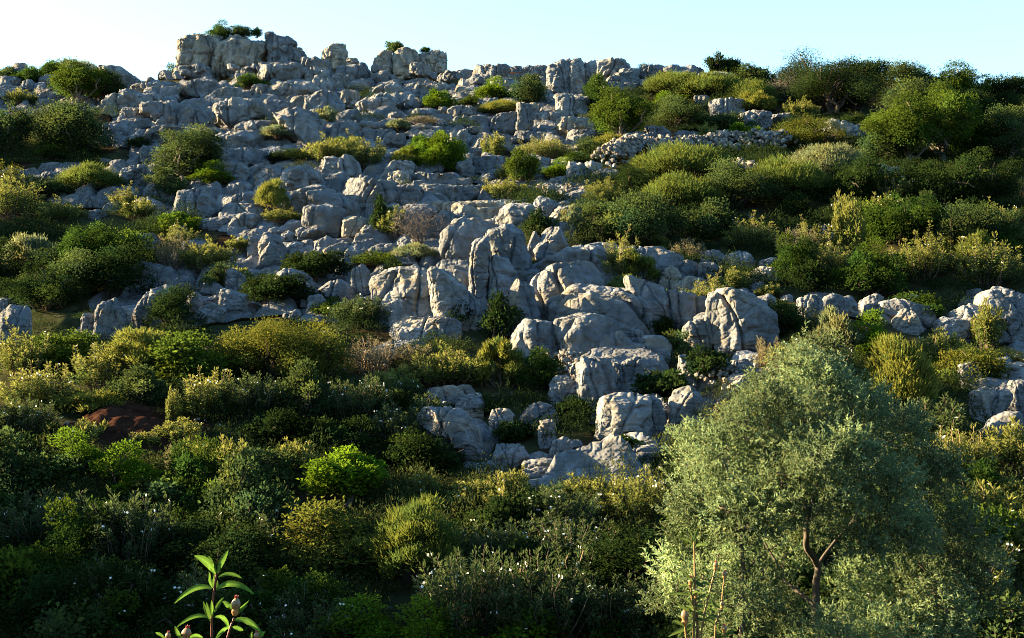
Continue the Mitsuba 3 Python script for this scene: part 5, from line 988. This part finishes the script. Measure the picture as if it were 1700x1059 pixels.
# ---------------------------------------------------------------- labels: each says which one, by its look and by what it stands near
SPOTS = [('the rock tower', 400, 92), ('the pointed spire', 556, 88), ('the squat butte', 680, 105), ('the dark cliff blocks', 945, 130), ('the upright blue-grey block', 950, 172), ('the round-crowned green tree', 1030, 195), ('the round oak tree', 310, 258),
 ('the left ridge bushes', 110, 140), ('the twin domes', 475, 292), ('the rounded bright bush', 716, 258), ('the broad cracked slab', 540, 335), ('the upright yellowish bush', 452, 335), ('the split boulder', 440, 410), ('the bedded ledge', 800, 348), ('the bare twiggy bush', 690, 378),
 ('the deep dark cleft', 800, 440), ('the large pale rounded boulder', 678, 488), ('the great sunlit-nosed boulder', 985, 520), ('the big upright boulder', 1232, 535), ('the tight boulder cluster', 360, 505), ('the lone monolith', 180, 525), ('the boulder at the left edge', 15, 540),
 ('the big bedding-banded block', 1040, 690), ('the lowest rock', 920, 772), ('the long bank of loose stones', 1150, 262), ('the fluted right-hand outcrop', 1650, 520), ('the lower right outcrop', 1650, 665), ('the long smooth slab', 1412, 213), ('the flat bright cushion', 622, 434),
 ('the slim gully bush', 866, 288), ('the dark flat shrub', 495, 264), ('the small dark cushion', 236, 240), ('the pale oak bush', 882, 155), ('the low cream boulder', 1225, 635), ('the dense rounded olive bush', 1442, 452), ('the small blocky white boulder', 588, 372), ('the free-standing broad oak', 118, 215),
 ('the flat grey block in shrubs', 745, 660), ('the crested boulder', 990, 430)]
PLANT_SPOTS = SPOTS + [('the red earth bank', 190, 722), ('the big silvery olive', 1355, 800), ('the small fresh green tree', 582, 800), ('the tall yellow green shrub', 1490, 640), ('the broad golden shrub', 440, 582), ('the soft brownish shrub', 692, 905), ('the near sprig', 350, 980), ('the tall slender rockrose', 1412, 378), ('the large dark oak', 1375, 142),
 ('the tall olive green tree', 1572, 210), ('the glossy bottom bushes', 740, 1030), ('the yellow green bush', 832, 610), ('the dry straw bush', 618, 592), ('the pale dead branch', 365, 808), ('the golden rockrose clump', 1050, 830), ('the dark lower left corner', 40, 1040), ('the lower right corner', 1680, 1040)]
ORD = ['nearest', 'second nearest', 'third nearest', 'fourth nearest', 'fifth nearest', 'sixth nearest', 'seventh nearest', 'eighth nearest', 'ninth nearest', 'tenth nearest', 'eleventh nearest', 'twelfth nearest'] + [f'{n}th nearest' for n in range(13, 60)]
def direction(dx, dy):
    if abs(dx) > 1.6 * abs(dy): return 'left of' if dx < 0 else 'right of'
    if abs(dy) > 1.6 * abs(dx): return 'above' if dy < 0 else 'below'
    return ('upper' if dy < 0 else 'lower') + (' left of' if dx < 0 else ' right of')
def sort_out(items, spots):
    """items: (key, x, y, description). Gives each a label of its own."""
    bins = {}
    for key, x, y, what in items:
        n, sx, sy = min(spots, key=lambda s: math.hypot(s[1] - x, 1.3 * (s[2] - y)))
        bins.setdefault((what, direction(x - sx, y - sy), n), []).append((math.hypot(x - sx, y - sy), key))
    for (what, way, n), found in bins.items():
        for i, (_, key) in enumerate(sorted(found)):
            o = '' if len(found) == 1 else ORD[i] + ' '
            yield key, f'{o}{what} {way} {n}'
def rock_words(w, h):
    size = 'great' if w * h > 9000 else 'large' if w * h > 3200 else 'middling' if w * h > 1100 else 'small' if w * h > 350 else 'tiny'
    form = 'long low' if w > 2.1 * h else 'broad' if w > 1.35 * h else 'upright' if h > 1.15 * w else 'blocky'
    return f'{size} {form}'
PALE = [k for k in scene if k.startswith('boulder') and scene[k]['bsdf']['id'] != 'limestone']
todo = []
for key, x, y, w, h, d, label in rock_info:
    if label: tag(key, label, 'boulder' if key.startswith('boulder') else 'rock outcrop')
    else: todo.append((key, x, y, f"{rock_words(w, h)} {'pale' if key in PALE else 'grey'} boulder"))
for key, label in sort_out(todo, SPOTS): tag(key, label, 'boulder')
for r in rock_info:
    if r[0].startswith('boulder'): tag(r[0], group='limestone boulders of the hillside')
GROUPS = {'rose': 'rockrose bushes', 'rosef': 'rockrose bushes', 'rosed': 'rockrose bushes', 'tree': 'trees of the slope', 'btree': 'trees of the slope', 'dtree': 'trees of the slope', 'olive': 'wild olives'}
todo = []
for key, kind, x, y, w, h, d, label in plant_info:
    words, cat = KINDS[kind][2], KINDS[kind][1]
    if label: tag(key, label, cat)
    else: todo.append((key, x, y, words)); tag(key, None, cat)
    tag(key, group=GROUPS.get(kind, 'shrubs of the slope'))
for key, label in sort_out(todo, PLANT_SPOTS): tag(key, label)
